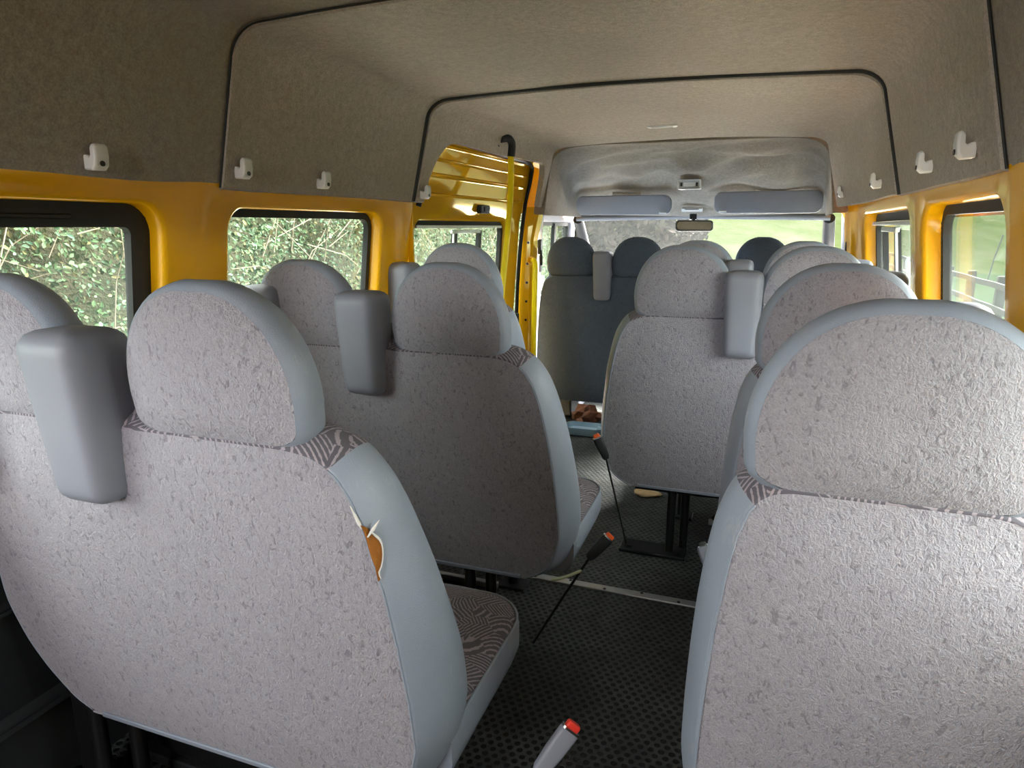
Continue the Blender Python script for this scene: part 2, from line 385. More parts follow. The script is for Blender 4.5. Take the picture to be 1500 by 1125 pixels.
def leg_set(parent, xs, y0, zt=.275, brace=None):
    if len(xs) == 2 and xs[1] - xs[0] > .3:
        m = MB(); m.box(((xs[0] + xs[1]) / 2 + .04, y0 + .32, .014), (xs[1] - xs[0] - .16, .022, .022)); m.build('floor_rail', M['alu'], parent, bev=.003)
        m = MB(); m.tube([(xs[0] + .14, y0 + .32, .03), (xs[0] + .30, y0 + .30, .25)], .015, 10); m.build('brace', M['black'], parent)
    for x in xs:
        m = MB(); m.tube([(x, y0, .012), (x, y0, zt)], .0165, 14); m.build('rear_leg', M['black'], parent)
        m = MB(); m.tube([(x + .045, y0 + .05, .012), (x + .045, y0 + .05, zt)], .0165, 14); m.build('inner_leg', M['black'], parent)
        m = MB(); m.tube([(x, y0 + .37, .012), (x, y0 + .37, zt)], .0165, 14); m.build('front_leg', M['black'], parent)
        m = MB(); m.box((x, y0 + .20, zt - .016), (.035, .42, .03)); m.build('side_rail', M['black'], parent, bev=.004)
        p = MB(); p.box((x - .06, y0, .007), (.25, .10, .014)); p = p.build('foot_plate', M['black'], parent, bev=.003)
        for dx in (-.15, .04):
            q = MB(); q.disc((x + dx, y0 - .02, .014), (0, 0, 1), .011, .007, 6); q.build('bolt', M['black'], p)
        p = MB(); p.box((x, y0 + .37, .005), (.10, .08, .01)); p.build('foot_plate', M['black'], parent, bev=.003)
def seat(name, label, cat, loc, hl, hr, heads, pods, legs, group, window=None, m=None, zlow=.265, top=.918, cab=False, sz=1.0):
    m = m or M['carpet']; t = thing(name, label, cat, loc, group); t.scale = (1, 1, sz)
    kk = .55 if hl + hr < .5 else 1
    L = lambda z: -hl + interp(INW if window == 'left' else INS, z) * kk
    Rr = lambda z: hr - interp(INW if window == 'right' else INS, z) * kk
    if zlow != .265:                                   # the cab bench hangs lower and is squarer
        k = (top - zlow) / (.918 - .265)
        zs = [zlow + (z - .265) * k for z in ZS]
        L = lambda z: -hl + interp(INS, .265 + (z - zlow) / k) * .75; Rr = lambda z: hr - interp(INS, .265 + (z - zlow) / k) * .75
    else: zs = ZS
    D = lambda z: .115 + .085 * max(0, min(1, (.88 - z) / .38))
    prof = [(0, 0), (.003, -.012), (.008, .05), (.020, .18), (.031, .40), (.031, .62), (.020, .84), (.0, .97), (-.03, 1.0)]
    if cab: prof = [(a * .6, b) for a, b in prof]
    cols = 18 if hl + hr > .6 else 12
    face, rings, sg, grid, outl = padded(zs, L, Rr, D, prof, .016, cols)
    back = face.build('back_panel', m, t, sub=1)
    nz = len(zs); cut = nz - 5
    b0 = seg(rings, 0, cut + 1); b1 = seg(rings, nz + cols - 1 + (nz - 1 - cut), 2 * nz + cols - 1)
    tp = seg(rings, cut, nz + cols + (nz - 1 - cut)); bt = seg(rings, 2 * nz + cols - 2, len(outl) + 1)
    vm = M['vinyl'] if not cab else m
    bl = b0.build('side_bolster', vm, t, sub=1); br = b1.build('side_bolster', vm, t, sub=1)
    tp.build('top_cover', M['cloth'] if not cab else m, t, sub=1); bt.build('bottom_cover', m, t)
    for bo, seq in ((bl, outl[:cut + 1] if window != 'left' else None), (br, outl[nz + cols - 1 + (nz - 1 - cut):2 * nz + cols - 1])):   # welted seam where vinyl meets cloth
        if seq is None: continue
        q = MB(); q.tube([shear(x, -.0015, z) for x, z in seq], .0016, 6); q.build('seam_welt', vm, bo)
    fr = MB(); last = rings[-1]; n = len(last); w = cols + 1; V = []
    for i in range(nz):
        a = Vector(last[i]); b = Vector(last[nz + cols - 1 + (nz - 1 - i)])
        for k in range(w):
            p = a.lerp(b, k / cols); u = 2 * k / cols - 1; V.append((p.x, p.y - .012 * (1 - u * u), p.z))
    fr.add(V, [(i * w + k, i * w + k + 1, (i + 1) * w + k + 1, (i + 1) * w + k) for i in range(nz - 1) for k in range(cols)])
    fr.build('front_cover', M['cloth'] if not cab else m, t)
    if not cab:
        e = MB(); x0, x1 = L(zs[2]) + .07, Rr(zs[2]) - .05; xs = [x0 + (x1 - x0) * k / 14 for k in range(15)]
        e.loft([[shear(x, -.006, .273), shear(x, .012, .273), shear(x, .012, .262), shear(x, -.006, .262)] for x in xs]); e.build('bottom_edging', M['edge'], t, bev=.002)
        # cushion: patterned top and vinyl skirt
        y0, y1 = .17, .60; ol, orr = hl - .03, hr + .0
        def plan(inset, front):
            P = []; r = .10
            A = [(-ol - .02 + inset, y0), (-ol - .02 + inset, y1 - r - front)]
            for k in range(1, 8): a = PI - PI / 2 * k / 7; P.append((-ol - .02 + inset + r + r * math.cos(a), y1 - front - r + r * math.sin(a)))
            Q = [((orr + .02 - inset) - (p[0] - (-ol - .02 + inset)), p[1]) for p in reversed(P)]
            side = [(-ol - .02 + inset, y0 + (y1 - r - front - y0) * k / 6) for k in range(7)]
            sideR = [((orr + .02 - inset), y) for x, y in reversed(side)]
            mid = [(P[-1][0] + (Q[0][0] - P[-1][0]) * k / 8, y1 - front) for k in range(1, 8)]
            return side + P + mid + Q + sideR
        def crown(p, z): return z + .02 * (p[1] - y0) / (y1 - y0)
        sk = MB(); prs = [(.035, .02, .262), (.012, .006, .275), (0, 0, .31), (0, 0, .352), (.006, .006, .372)]
        sk.loft([[(p[0], p[1], crown(p, z)) for p in plan(i, f)] for i, f, z in prs], True, True); c_ = sk.build('cushion_skirt', M['vinyl'], t, sub=0)
        tpm = MB(); prs = [(.006, .006, .372), (.014, .016, .382), (.035, .04, .392), (.07, .08, .399), (.12, .13, .402)]
        tpm.loft([[(p[0], p[1], crown(p, z)) for p in plan(i, f)] for i, f, z in prs], True, False)
        nn = len(plan(0, 0)); tpm.f.append(tuple(4 * nn + i for i in range(nn))); ct = tpm.build('cushion', M['cloth'], t, sub=1)
        wl = MB(); wl.tube([(p[0], p[1], crown(p, .3735)) for p in plan(.004, .004)], .0032, 6); wl.build('seam_welt', M['vinyl'], ct)
        pan = MB(); pan.box(((hr - hl) / 2, .38, .257), (hl + hr - .12, .38, .02)); pan.build('seat_pan', M['black'], t, bev=.004)
        cr = MB(); cr.tube([(-hl + .12, .13, .255), (hr - .12, .13, .255)], .014, 10); cr.build('cross_tube', M['black'], t)
    for x in heads: head_restraint(t, x, m, **(dict(w=.138, zb=.942, rise=0.0) if cab else {}))
    for x in pods: belt_pod(t, x, **(dict(w=.105) if cab else dict(zt=1.092) if abs(x) > .19 else {}))
    if legs: leg_set(t, legs, .115)
    return t

G1, G2 = 'two-seat passenger benches', 'single passenger seats'
A = seat('bench_seat', 'nearest grey two-seat bench on left, torn vinyl at its aisle corner', 'bench seat', (-.475, .745, 0), .44, .475, (.185, -.255), (-.062, -.385), (-.295, .28), G1, 'left', sz=.988)
B = seat('bench_seat', 'grey two-seat bench just ahead of the torn one, seat belt buckle leaning beside it', 'bench seat', (-.482, 1.565, 0), .415, .476, (.183, -.257), (-.055, -.37), (-.25, .20), G1, 'left', sz=.976)
S3 = seat('single_seat', 'grey single seat by the sliding door, mostly hidden behind the second left bench', 'seat', (-.615, 2.33, 0), .22, .22, (0,), (-.225,), (-.1, .1), G2)
R1 = seat('single_seat', 'big near grey single seat filling the lower right corner', 'seat', (.622, .83, 0), .198, .20, (0,), (), (-.1, .1), G2, sz=.985)
R2 = seat('single_seat', 'grey single seat right behind the big near one, only its dark rounded top showing', 'seat', (.62, 1.56, 0), .198, .20, (0,), (.20,), (.0, .12), G2, sz=.988)
R3 = seat('bench_seat', 'grey two-seat bench right of the aisle with tall belt pod and black legs visible', 'bench seat', (.42, 2.36, 0), .484, .42, (-.218, .192), (-.02, .385), (-.225, .29), G1)
R4 = seat('bench_seat', 'farther right bench whose head restraint tops peek over the aisle bench', 'bench seat', (.42, 3.15, 0), .484, .42, (-.245, .19), (-.07, .385), (-.225, .29), G1)
FP = seat('cab_bench_seat', 'dark two-seat front passenger bench below the left sun visor', 'bench seat', (-.445, 4.0, 0), .425, .425, (-.2, .2), (0,), None, 'front cab seats', m=M['carpet_dark'], zlow=.14, top=.925, cab=True)
DR = seat('driver_seat', 'dark driver seat at front right below the right sun visor', 'seat', (.43, 4.3, 0), .24, .24, (0,), (), None, 'front cab seats', m=M['carpet_dark'], zlow=.3, top=.925, cab=True)
for t_, x0, x1, zb in ((FP, -.40, .40, .14), (DR, -.2, .2, .3)):
    q = MB(); rings = [[(x, y, z) for x, y in [(x0, .2), (x1, .2), (x1, .62), (x0, .62)]] for z in (.30, .44)]
    q.loft(rings); q.build('cushion', M['carpet_dark'], t_, bev=.04, bseg=4)
    q = MB(); q.box((x0 + .09, .42, .15), (.16, .42, .29)); q.build('pedestal', M['plastic'], t_, bev=.01)
    q = MB(); q.box((x1 - .09, .42, .15), (.16, .42, .29)); q.build('pedestal', M['blackp'], t_, bev=.01)
q = MB(); q.box((-.365, .14, .128), (.055, .016, .25)); q.box((-.365, .148, .012), (.12, .09, .02)); q.build('wall_bracket', M['black'], A, bev=.003)
# torn vinyl on the near bench's aisle bolster (a tear in that seat: a part of it)
def bench_pt(z, o, f):                          # a point on the aisle bolster of the nearest bench, in its own space
    D = .115 + .085 * max(0, min(1, (.88 - z) / .38)); x = .472 - interp(INS, z) + o; return shear(x, D * f, z)
tp = MB(); P = []
for i in range(13):
    t = i / 12; z = .815 - .085 * t; wd = .0058 * math.sin(PI * min(1, t * 1.15 + .03)) ** .8 + .0015
    for k in range(5):
        u = k / 4; b = bench_pt(z, .003 + .020 * u * wd / .013, -.01 + .24 * u * (wd / .013)); P.append((b[0] + .003, b[1] - .004 - .005 * math.sin(PI * u), b[2] + .003 * math.sin(9 * t + u * 4)))
tp.add(P, [(i * 5 + k, i * 5 + k + 1, (i + 1) * 5 + k + 1, (i + 1) * 5 + k) for i in range(12) for k in range(4)])
tear = tp.build('torn_foam', M['foam'], A, sub=1); tag(tear, 'orange foam showing through a rip with white frayed edge')
w_ = MB()
w_.tube([Vector(bench_pt(.845 - .035 * t, .001 + .004 * t, -.03)) for t in (0, .25, .5, .75, 1)], [.0008, .0014, .0024, .003, .001], 6)
w_.tube([Vector(P[i * 5 + 4]) + Vector((.001, -.003, 0)) for i in range(1, 13)], [.001, .0018, .0022, .0018, .0014, .0012, .0012, .0011, .0012, .0013, .001, .0007], 6)
w_.tube([Vector(P[12]) + Vector((.002, -.004, .0)), Vector(P[9]) + Vector((.006, -.002, .004)), Vector(P[9]) + Vector((.013, .004, .017))], [.0012, .0030, .0006], 6)
w_.build('frayed_edge', M['torn'], tear)
st = MB()
for k in range(11):
    f = .1 + .075 * k; p = Vector(bench_pt(.868, .006 + .028 * math.sin(PI * f), f)); q = Vector(bench_pt(.868, .006 + .028 * math.sin(PI * (f + .035)), f + .035)); st.tube([p, q], .0016, 5)
st.build('stitching', M['stitch'], A)

# ------------------------------------------------------------------ body shell
ZC, WC = 1.316, .835
def wx(z): return WC + (ZC - z) * .12 if z < ZC else WC - (z - ZC) * .232
def corner(k): return k
def cell(mb_sheet, side, outer, hole, r, depth=.065, base=wx, lip=.012, n=5, flare=.0):
    """one bay of sheet metal round a window opening, with a rounded lip and jambs running outward"""
    y0, y1, z0, z1 = outer; a0, a1, b0, b1 = hole
    def ring(off, m_):
        A0, A1, B0, B1 = a0 - off, a1 + off, b0 - off, b1 + off; rr = max(.004, r + off); P = []
        for cy, cz, t0 in ((A1 - rr, B1 - rr, 0), (A0 + rr, B1 - rr, PI / 2), (A0 + rr, B0 + rr, PI), (A1 - rr, B0 + rr, 1.5 * PI)):
            for k in range(2 * n + 1): t = t0 + PI / 2 * k / (2 * n); P.append((cy + rr * math.cos(t), cz + rr * math.sin(t)))
        return P
    R0 = ring(0, 0); cnt = 2 * n + 1; O = []
    cor = [(y1, z1), (y0, z1), (y0, z0), (y1, z0)]
    prev = [(y1, (z0 + z1) / 2)]
    for ci in range(4):
        cy, cz = cor[ci]
        for k in range(cnt):
            p = R0[ci * cnt + k]; t = k / (2 * n)
            if ci in (0, 2):
                q = (cy, cz + (p[1] - cz) * 1) if t < .5 else (p[0], cz)
                if t < .5: q = (cy, p[1] + (cz - p[1]) * (t * 2))
                else: q = (p[0] + (cy - p[0]) * (2 - 2 * t), cz)
            else:
                if t < .5: q = (p[0] + (cy - p[0]) * (t * 2), cz)
                else: q = (cy, p[1] + (cz - p[1]) * (2 - 2 * t))
            O.append(q)
    S = lambda P, dx: [(side * (base(z) + dx), y, z) for y, z in P]
    rings = [S(O, 0), S(ring(lip, 0), 0), S(ring(lip * .3, 0), .004), S(ring(0, 0), lip), S(ring(flare, 0), depth)]
    mb_sheet.loft(rings, True, False)
    return ring
def win_ring(ringf, side, off0, off1, x0, x1, base=wx):
    """a frame of rectangular section between two offsets of the opening outline"""
    m = MB(); P0, P1 = ringf(off0, 0), ringf(off1, 0)
    S = lambda P, dx: [(side * (base(z) + dx), y, z) for y, z in P]
    m.loft([S(P0, x0), S(P1, x0), S(P1, x1), S(P0, x1), S(P0, x0)], True, False); return m
def pane(ringf, side, off, x, m, name, parent, base=wx):
    q = MB(); P = ringf(off, 0); n = len(P)
    S = lambda dx: [(side * (base(z) + dx), y, z) for y, z in P]
    q.loft([S(x), S(x + .004)], True, True); return q.build(name, m, parent, smooth=False)

def side_wall(side, name, bays, y_end):
    m = MB(); holes = []
    for outer, hole, r in bays: holes.append(cell(m, side, outer, hole, r))
    return m, holes
# left wall: two glazed bays, then the sliding door
ml, hl_ = side_wall(-1, 'wall_left', [((-1.2, 1.345, .70, ZC + .01), (-.6, 1.245, .80, 1.272), .07), ((1.345, 2.425, .70, ZC + .01), (1.455, 2.215, .80, 1.268), .06)], 0)
ml.loft([[(-.86, 2.425, .0), (-.86, 2.425, ZC + .01)], [(-.835 - .005, 2.425, .0), (-.84, 2.425, ZC + .01)], [(-.845, 2.445, 0), (-.845, 2.445, ZC + .01)], [(-.93, 2.452, 0), (-.90, 2.452, ZC + .01)]], False, False)
structure(ml.build('wall_left', M['yellow']), 'yellow painted left wall of the van with two large windows', 'wall')
mr, hr_ = side_wall(1, 'wall_right', [((-1.2, 1.40, .70, ZC + .01), (.42, .9, .80, 1.272), .07), ((1.40, 2.245, .70, ZC + .01), (1.44, 2.155, .80, 1.275), .075), ((2.245, 3.62, .70, ZC + .01), (2.33, 3.42, .80, 1.272), .075)], 0)  # rearmost opening shortened to cut light on the near right seat
mr.loft([[(wx(.7), 3.62, .7), (wx(ZC), 3.62, ZC + .01)], [(wx(.7), 3.80, .7), (wx(ZC), 3.80, ZC + .01)], [(wx(.7) - .02, 3.83, .7), (wx(ZC) - .01, 3.83, ZC + .01)], [(wx(.7) - .03, 4.12, .7), (wx(ZC) - .015, 4.12, ZC + .01)], [(wx(.7) + .05, 4.16, .7), (wx(ZC) + .03, 4.16, ZC + .01)]], False, False)
structure(mr.build('wall_right', M['yellow']), 'yellow painted right wall of the van with window bays and glossy pillar', 'wall')

def window(nm, ringf, side, label, frame_w, seal=True, base=wx, parentless=True, d0=.045, d1=.066):
    f = win_ring(ringf, side, .004, -frame_w, d0, d1, base).build(nm, M['rubber'])
    structure(f, label, 'window')
    pane(ringf, side, -frame_w * .5, d1 - .006, M['glass'], 'glass_pane', f, base)
    return f
w1 = window('window_1', hl_[0], -1, 'large left window with thick black rubber frame beside the nearest bench', .052)
w2 = window('window_2', hl_[1], -1, 'left window ahead of the yellow pillar, thin black seal', .022)
for f, hole in ((w1, (-.6, 1.245, 1.272)), (w2, (1.455, 2.215, 1.268))):
    q = MB()
    for k in range(34): q.box((-(wx(.8 + .0135 * k)) - .050, hole[1] - .012, .83 + .0125 * k), (.012, .004, .006))
    q.build('ribbed_seal', M['blackp'], f)
q = MB(); q.box((-(wx(1.235)) - .046, .45, 1.242), (.012, 1.2, .010)); q.build('frame_channel', M['blackp'], w1, bev=.003)
w3 = window('window_4', hr_[1], 1, 'right window showing the fence, rounded yellow opening', .024)
w4 = window('window_5', hr_[2], 1, 'right window with sliding vent toward the cab', .03)
w5 = window('window_7', hr_[0], 1, 'right window beside the near single seat, outside the view, shortened to dim that seat', .05)
q = MB()
for k in range(34): q.box((wx(.83 + .0125 * k) + .050, 2.148, .83 + .0125 * k), (.012, .004, .006))
q.build('ribbed_seal', M['blackp'], w3)
def slider(win, side, y0, y1, zt, base):
    x = side * (base(zt) + .036)
    r = MB(); r.box((x, (y0 + y1) / 2, zt - .012), (.018, y1 - y0, .014)); r.build('slide_rail', M['alu'], win, bev=.002)
    r = MB(); r.box((x - side * .004, y0 + (y1 - y0) * .52, zt - .034), (.016, (y1 - y0) * .34, .018)); r.build('vent_catch', M['alu'], win, bev=.003)
    for f in (.40, .70):
        r = MB(); y = y0 + (y1 - y0) * f
        r.loft([[(side * (base(z) + .036) + dx, y + dy, z) for dx, dy in ((-.009, -.016), (.009, -.016), (.009, .016), (-.009, .016))] for z in (.82, zt - .03)]); r.build('vent_divider', M['blackp'], win)
    r = MB(); y = y0 + (y1 - y0) * .375
    r.loft([[(side * (base(z) + .028) + dx, y + dy, z) for dx, dy in ((-.004, -.006), (.004, -.006), (.004, .006), (-.004, .006))] for z in (.84, zt - .04)]); r.build('divider_edge', M['alu'], win)
slider(w4, 1, 2.40, 3.36, 1.245, wx)

# sliding door on the left, tall, glossy, with pressed ribs above its window
def dx_(z): return .885 + max(0, 1.25 - z) * .07 - max(0, z - 1.25) * .26
md = MB(); dr = cell(md, -1, (2.46, 3.785, .74, 1.275), (2.535, 3.60, .80, 1.245), .06, .05, dx_, .012)
ys = [2.46 + (3.785 - 2.46) * k / 24 for k in range(25)]; zz = [1.275 + .003 * k for k in range(112)]
def rib(y, z):
    b = 0
    for zc_ in (1.352, 1.428, 1.487, 1.545):
        b = max(b, max(0, 1 - (abs(z - zc_) / .007) ** 2))
    e = min(1, max(0, min((y - 2.47) / .04, (3.70 - y) / .04)))
    return b * e
md.loft([[(-(dx_(z) - .010 * rib(y, z)), y, z) for y in ys] for z in zz], False, False)
md.loft([[(-(dx_(z)), y, z) for y in ys] for z in (0.02, .3, .74)], False, False)
d1 = md.build('door_1', M['yellow_gloss']); structure(d1, 'glossy yellow sliding door on the left with ribbed upper panel and black latch', 'door')
q = win_ring(dr, -1, .004, -.03, .028, .048, dx_); f3 = q.build('window_frame', M['rubber'], d1)
pane(dr, -1, -.015, .044, M['glass'], 'glass_pane', f3, dx_); slider(f3, -1, 2.58, 3.55, 1.232, lambda z: dx_(z) - .012)
q = MB(); q.box((-(dx_(1.305)) + .012, 3.19, 1.303), (.026, .115, .040)); la = q.build('latch', M['blackp'], d1, bev=.006)
q = MB(); q.box((-(dx_(1.305)) + .027, 3.20, 1.303), (.008, .07, .022)); q.build('latch_handle', M['black'], la, bev=.003)
q = MB(); q.box((-.862, 3.66, .66), (.03, .05, .16)); q.build('lock_striker', M['blackp'], d1, bev=.006)
q = MB(); q.tube(smooth_path([(-.85, 2.50, 1.30), (-.79, 2.60, 1.552), (-.785, 2.9, 1.561), (-.785, 3.4, 1.556), (-.79, 3.70, 1.548), (-.815, 3.775, 1.48), (-.86, 3.795, 1.30), (-.90, 3.80, .9), (-.92, 3.80, .2)], 6), .011, 8)
structure(q.build('trim_1', M['rubber']), 'black rubber seal around the sliding door opening', 'door seal')

# pillar between sliding door and cab, with row of bolts
mp = MB()
mp.loft([[(-.955, 3.83, .02), (-.90, 3.83, 1.14), (-.86, 3.83, 1.33)], [(-.86, 3.835, .02), (-.835, 3.835, 1.14), (-.80, 3.835, 1.33)], [(-.852, 3.85, .02), (-.822, 3.85, 1.14), (-.782, 3.85, 1.33)], [(-.852, 3.93, .02), (-.822, 3.93, 1.14), (-.782, 3.93, 1.33)], [(-.93, 3.955, .02), (-.90, 3.955, 1.14), (-.86, 3.955, 1.33)]], False, False)
b = mp.build('wall_left_pillar', M['yellow_gloss'], smooth=False); structure(b, 'yellow bolted pillar between the sliding door and the cab', 'pillar')
for z in (1.13, 1.01, .90, .79, .68):
    q = MB(); q.disc((-.842 - (1.33 - z) * .03, 3.836, z), (.1, -1, 0), .0075, .004, 12); q.build('bolt', M['black'], b)

# headliner in three overlapping felt panels
def section(s, zl=ZC, N=14):
    """half cross-section from the lower edge up round the corner to the roof centre; s in [0,1] -> (x,z), side wall first"""
    return None
def profile(zlow, ins, side_pts=8, dz=None):
    P = []; zt = 1.60; dz = ins if dz is None else dz
    for k in range(side_pts): z = zlow + (zt - zlow) * k / side_pts; P.append((wx(z) - ins, z))
    xs, r = wx(zt) - ins, .085
    for k in range(9):
        a = (PI / 2 - .06) * k / 8; P.append((xs - r * .95 + r * .95 * math.cos(a) - .012 * k / 8, zt + (r - dz) * math.sin(a)))
    x0, z0 = P[-1]
    for k in range(1, 9):
        t = k / 8; P.append((x0 * (1 - t), z0 + .016 * (1 - (1 - t) ** 2)))
    return P
def liner(name, y0, y1, ins, label, zl_left=None, ny=30, lip0=True, hm='head'):
    m = MB(); rings = []
    ysec = []
    if lip0: ysec += [(y0 + .010, -.020), (y0 + .001, -.014), (y0, -.004), (y0 + .002, -.0005), (y0 + .006, .0)]
    ysec += [(y0 + .012 + (y1 - y0 - .012) * k / ny, 0) for k in range(ny + 1)]
    for y, off in ysec:
        i2 = ins + off
        nar = .052 * sstep(3.1, 3.8, y) if zl_left else 0; dzz = i2 + (.016 * sstep(3.2, 3.8, y) if zl_left else 0)
        right = profile(ZC, i2 + nar, 8, dzz); left = profile(ZC if zl_left is None else zl_left(y), i2 + nar, 8, dzz)
        ring = [(-x, y, z) for x, z in left] + [(x, y, z) for x, z in reversed(right[:-1])]
        out = []
        for x, yy, z in ring:
            q = .003 * noise.noise(Vector((x * 3, yy * 2.2, z * 3))) if off >= 0 else 0
            out.append((x * (1 - q), yy, z + q))
        rings.append(out)
    # lower edges turn outward to the sheet metal
    def close(r): 
        a, b_ = r[0], r[-1]; return [(a[0] - .03, a[1], a[2] + .004), (a[0] - .008, a[1], a[2] - .004)] + r + [(b_[0] + .008, b_[1], b_[2] - .004), (b_[0] + .03, b_[1], b_[2] + .004)]
    m.loft([close(r) for r in rings], False, False)
    o = m.build(name, M[hm]); structure(o, label, 'ceiling'); return o
def zl_door(y):
    up = 1.316 + .236 * (math.sqrt(max(0, 1 - (1 - min(1, max(0, (y - 2.475) / .20))) ** 2)) if y > 2.475 else 0)
    dn = 1.33 + .222 * math.sqrt(max(0, 1 - (1 - min(1, max(0, (3.745 - y) / .07))) ** 2)) if y < 3.745 else 1.33
    return min(up, dn)
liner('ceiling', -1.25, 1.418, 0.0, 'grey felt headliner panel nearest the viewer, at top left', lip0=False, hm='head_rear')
for i_, (yy, ins_, r_) in enumerate(((1.4155, .004, .0026), (2.406, .012, .0085))):
    P_ = profile(ZC, ins_); q = MB(); q.tube([(-x, yy, z) for x, z in P_] + [(x, yy, z) for x, z in reversed(P_[:-1])], r_, 8)
    structure(q.build('trim_%d' % (10 + i_), M['rubber']), ('thin' if i_ == 0 else 'thick') + ' dark seam between the headliner panels, ' + ('nearer one' if i_ == 0 else 'farther one'), 'seam')
liner('ceiling', 1.4165, 2.400, .012, 'middle grey felt headliner panel above the second left window')
liner('ceiling', 2.413, 3.800, .024, 'front grey felt headliner panel cut away above the sliding door', zl_door, ny=110)
# stains
def stain(pts, name='mark'): pass
# header panel over the cab, a wrinkled felt hood falling to the windscreen
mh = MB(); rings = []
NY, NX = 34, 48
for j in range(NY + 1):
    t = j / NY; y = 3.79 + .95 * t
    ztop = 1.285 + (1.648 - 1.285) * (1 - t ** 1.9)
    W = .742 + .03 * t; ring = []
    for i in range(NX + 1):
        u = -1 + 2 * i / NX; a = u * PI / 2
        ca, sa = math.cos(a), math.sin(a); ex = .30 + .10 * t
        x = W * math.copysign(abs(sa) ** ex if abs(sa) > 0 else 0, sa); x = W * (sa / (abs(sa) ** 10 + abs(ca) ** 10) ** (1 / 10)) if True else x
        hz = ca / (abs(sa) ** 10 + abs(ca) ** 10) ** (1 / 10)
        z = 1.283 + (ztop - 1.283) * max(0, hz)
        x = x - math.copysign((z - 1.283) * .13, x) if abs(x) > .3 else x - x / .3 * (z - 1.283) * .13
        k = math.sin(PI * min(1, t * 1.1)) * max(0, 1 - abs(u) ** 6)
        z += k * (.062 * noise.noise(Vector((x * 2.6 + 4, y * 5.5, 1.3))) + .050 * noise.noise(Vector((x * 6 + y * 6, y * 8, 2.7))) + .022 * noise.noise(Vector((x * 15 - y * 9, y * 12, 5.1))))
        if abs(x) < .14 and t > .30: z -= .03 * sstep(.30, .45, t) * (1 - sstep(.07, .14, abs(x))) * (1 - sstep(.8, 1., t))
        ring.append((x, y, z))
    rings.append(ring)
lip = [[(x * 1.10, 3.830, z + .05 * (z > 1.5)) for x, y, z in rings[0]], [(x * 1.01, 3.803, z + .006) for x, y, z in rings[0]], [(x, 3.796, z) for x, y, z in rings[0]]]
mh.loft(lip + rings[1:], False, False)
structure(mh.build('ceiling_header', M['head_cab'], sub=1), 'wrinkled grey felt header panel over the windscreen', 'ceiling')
rf = MB()
rf.loft([[(-1.0, y, 1.25), (-.98, y, 1.62), (-.80, y, 1.78), (0, y, 1.81), (.80, y, 1.78), (.98, y, 1.62), (1.0, y, 1.25)] for y in (-1.25, 3.8)], False, False)
rf.loft([[(-.98, 3.8, 1.62), (-.80, 3.8, 1.78), (0, 3.8, 1.81), (.80, 3.8, 1.78), (.98, 3.8, 1.62)], [(-.9, 4.3, 1.56), (-.7, 4.3, 1.68), (0, 4.3, 1.70), (.7, 4.3, 1.68), (.9, 4.3, 1.56)], [(-.87, 4.8, 1.30), (-.7, 4.8, 1.36), (0, 4.8, 1.37), (.7, 4.8, 1.36), (.87, 4.8, 1.30)]], False, False)
rf.loft([[(s * 1.0, 3.8, 1.25), (s * .98, 3.8, 1.62)], [(s * .92, 4.3, 1.25), (s * .9, 4.3, 1.56)], [(s * .88, 4.8, 1.26), (s * .87, 4.8, 1.30)]] if False else [[(-1.0, 3.8, 1.30), (-.98, 3.8, 1.62)], [(-.92, 4.3, 1.30), (-.9, 4.3, 1.56)], [(-.88, 4.8, 1.27), (-.87, 4.8, 1.30)]], False, False)
rf.loft([[(1.0, 3.8, 1.30), (.98, 3.8, 1.62)], [(.92, 4.3, 1.30), (.9, 4.3, 1.56)], [(.88, 4.8, 1.27), (.87, 4.8, 1.30)]], False, False)
structure(rf.build('ceiling_roof', M['yellow'], smooth=False), 'yellow outer roof skin of the van', 'roof')
# outer skin below the windows so no daylight leaks in, and dark inner trim
for s, nm, ysegs in ((-1, 'left', [(-1.25, 2.44)]), (1, 'right', [(-1.25, 4.15)])):
    q = MB()
    for y0, y1 in ysegs: q.loft([[(s * .99, y, -.2), (s * .995, y, .5), (s * .99, y, .82)] for y in (y0, y1)], False, False)
    structure(q.build('wall_%s_skin' % nm, M['yellow'], smooth=False), 'yellow outer body side under the %s windows' % nm, 'wall')
    q = MB(); y0, y1 = ysegs[0]; ny = int((y1 - y0) / .04)
    prof_ = [(.905, .705), (.925, .69), (.945, .6), (.955, .47), (.952, .462), (.945, .455), (.95, .30), (.955, .22), (.945, .212), (.94, .20), (.945, .05), (.93, .0)]
    q.loft([[(s * x, y0 + (y1 - y0) * k / ny, z) for x, z in prof_] for k in range(ny + 1)], False, False)
    structure(q.build('trim_%d' % (2 if s < 0 else 3), M['trim']), 'dark moulded lower side trim on the %s wall' % nm, 'trim')
q = MB(); q.tube([(-.928, -.5, .455), (-.928, 2.4, .455)], .004, 6); q.tube([(-.928, .3, .20), (-.928, 2.4, .20)], .006, 6)
structure(q.build('baseboard_left', M['trim']), 'raised dark ridges along the left lower trim', 'trim')
q = MB(); bw = lambda z: 1.0
for x0, x1, z0, z1 in ((-1, 1, -.1, .95), (-1, 1, 1.66, 1.75), (-1, -.92, .95, 1.66), (.02, 1, .95, 1.66)): q.box(((x0 + x1) / 2, -1.22, (z0 + z1) / 2), (x1 - x0, .05, z1 - z0))
structure(q.build('wall_back', M['yellow'], smooth=False), 'yellow rear wall behind the viewer, outside the view, with an opening shaped for the light', 'wall')  # rear wall opening invented and shaped to light the seat backs, not the ceiling
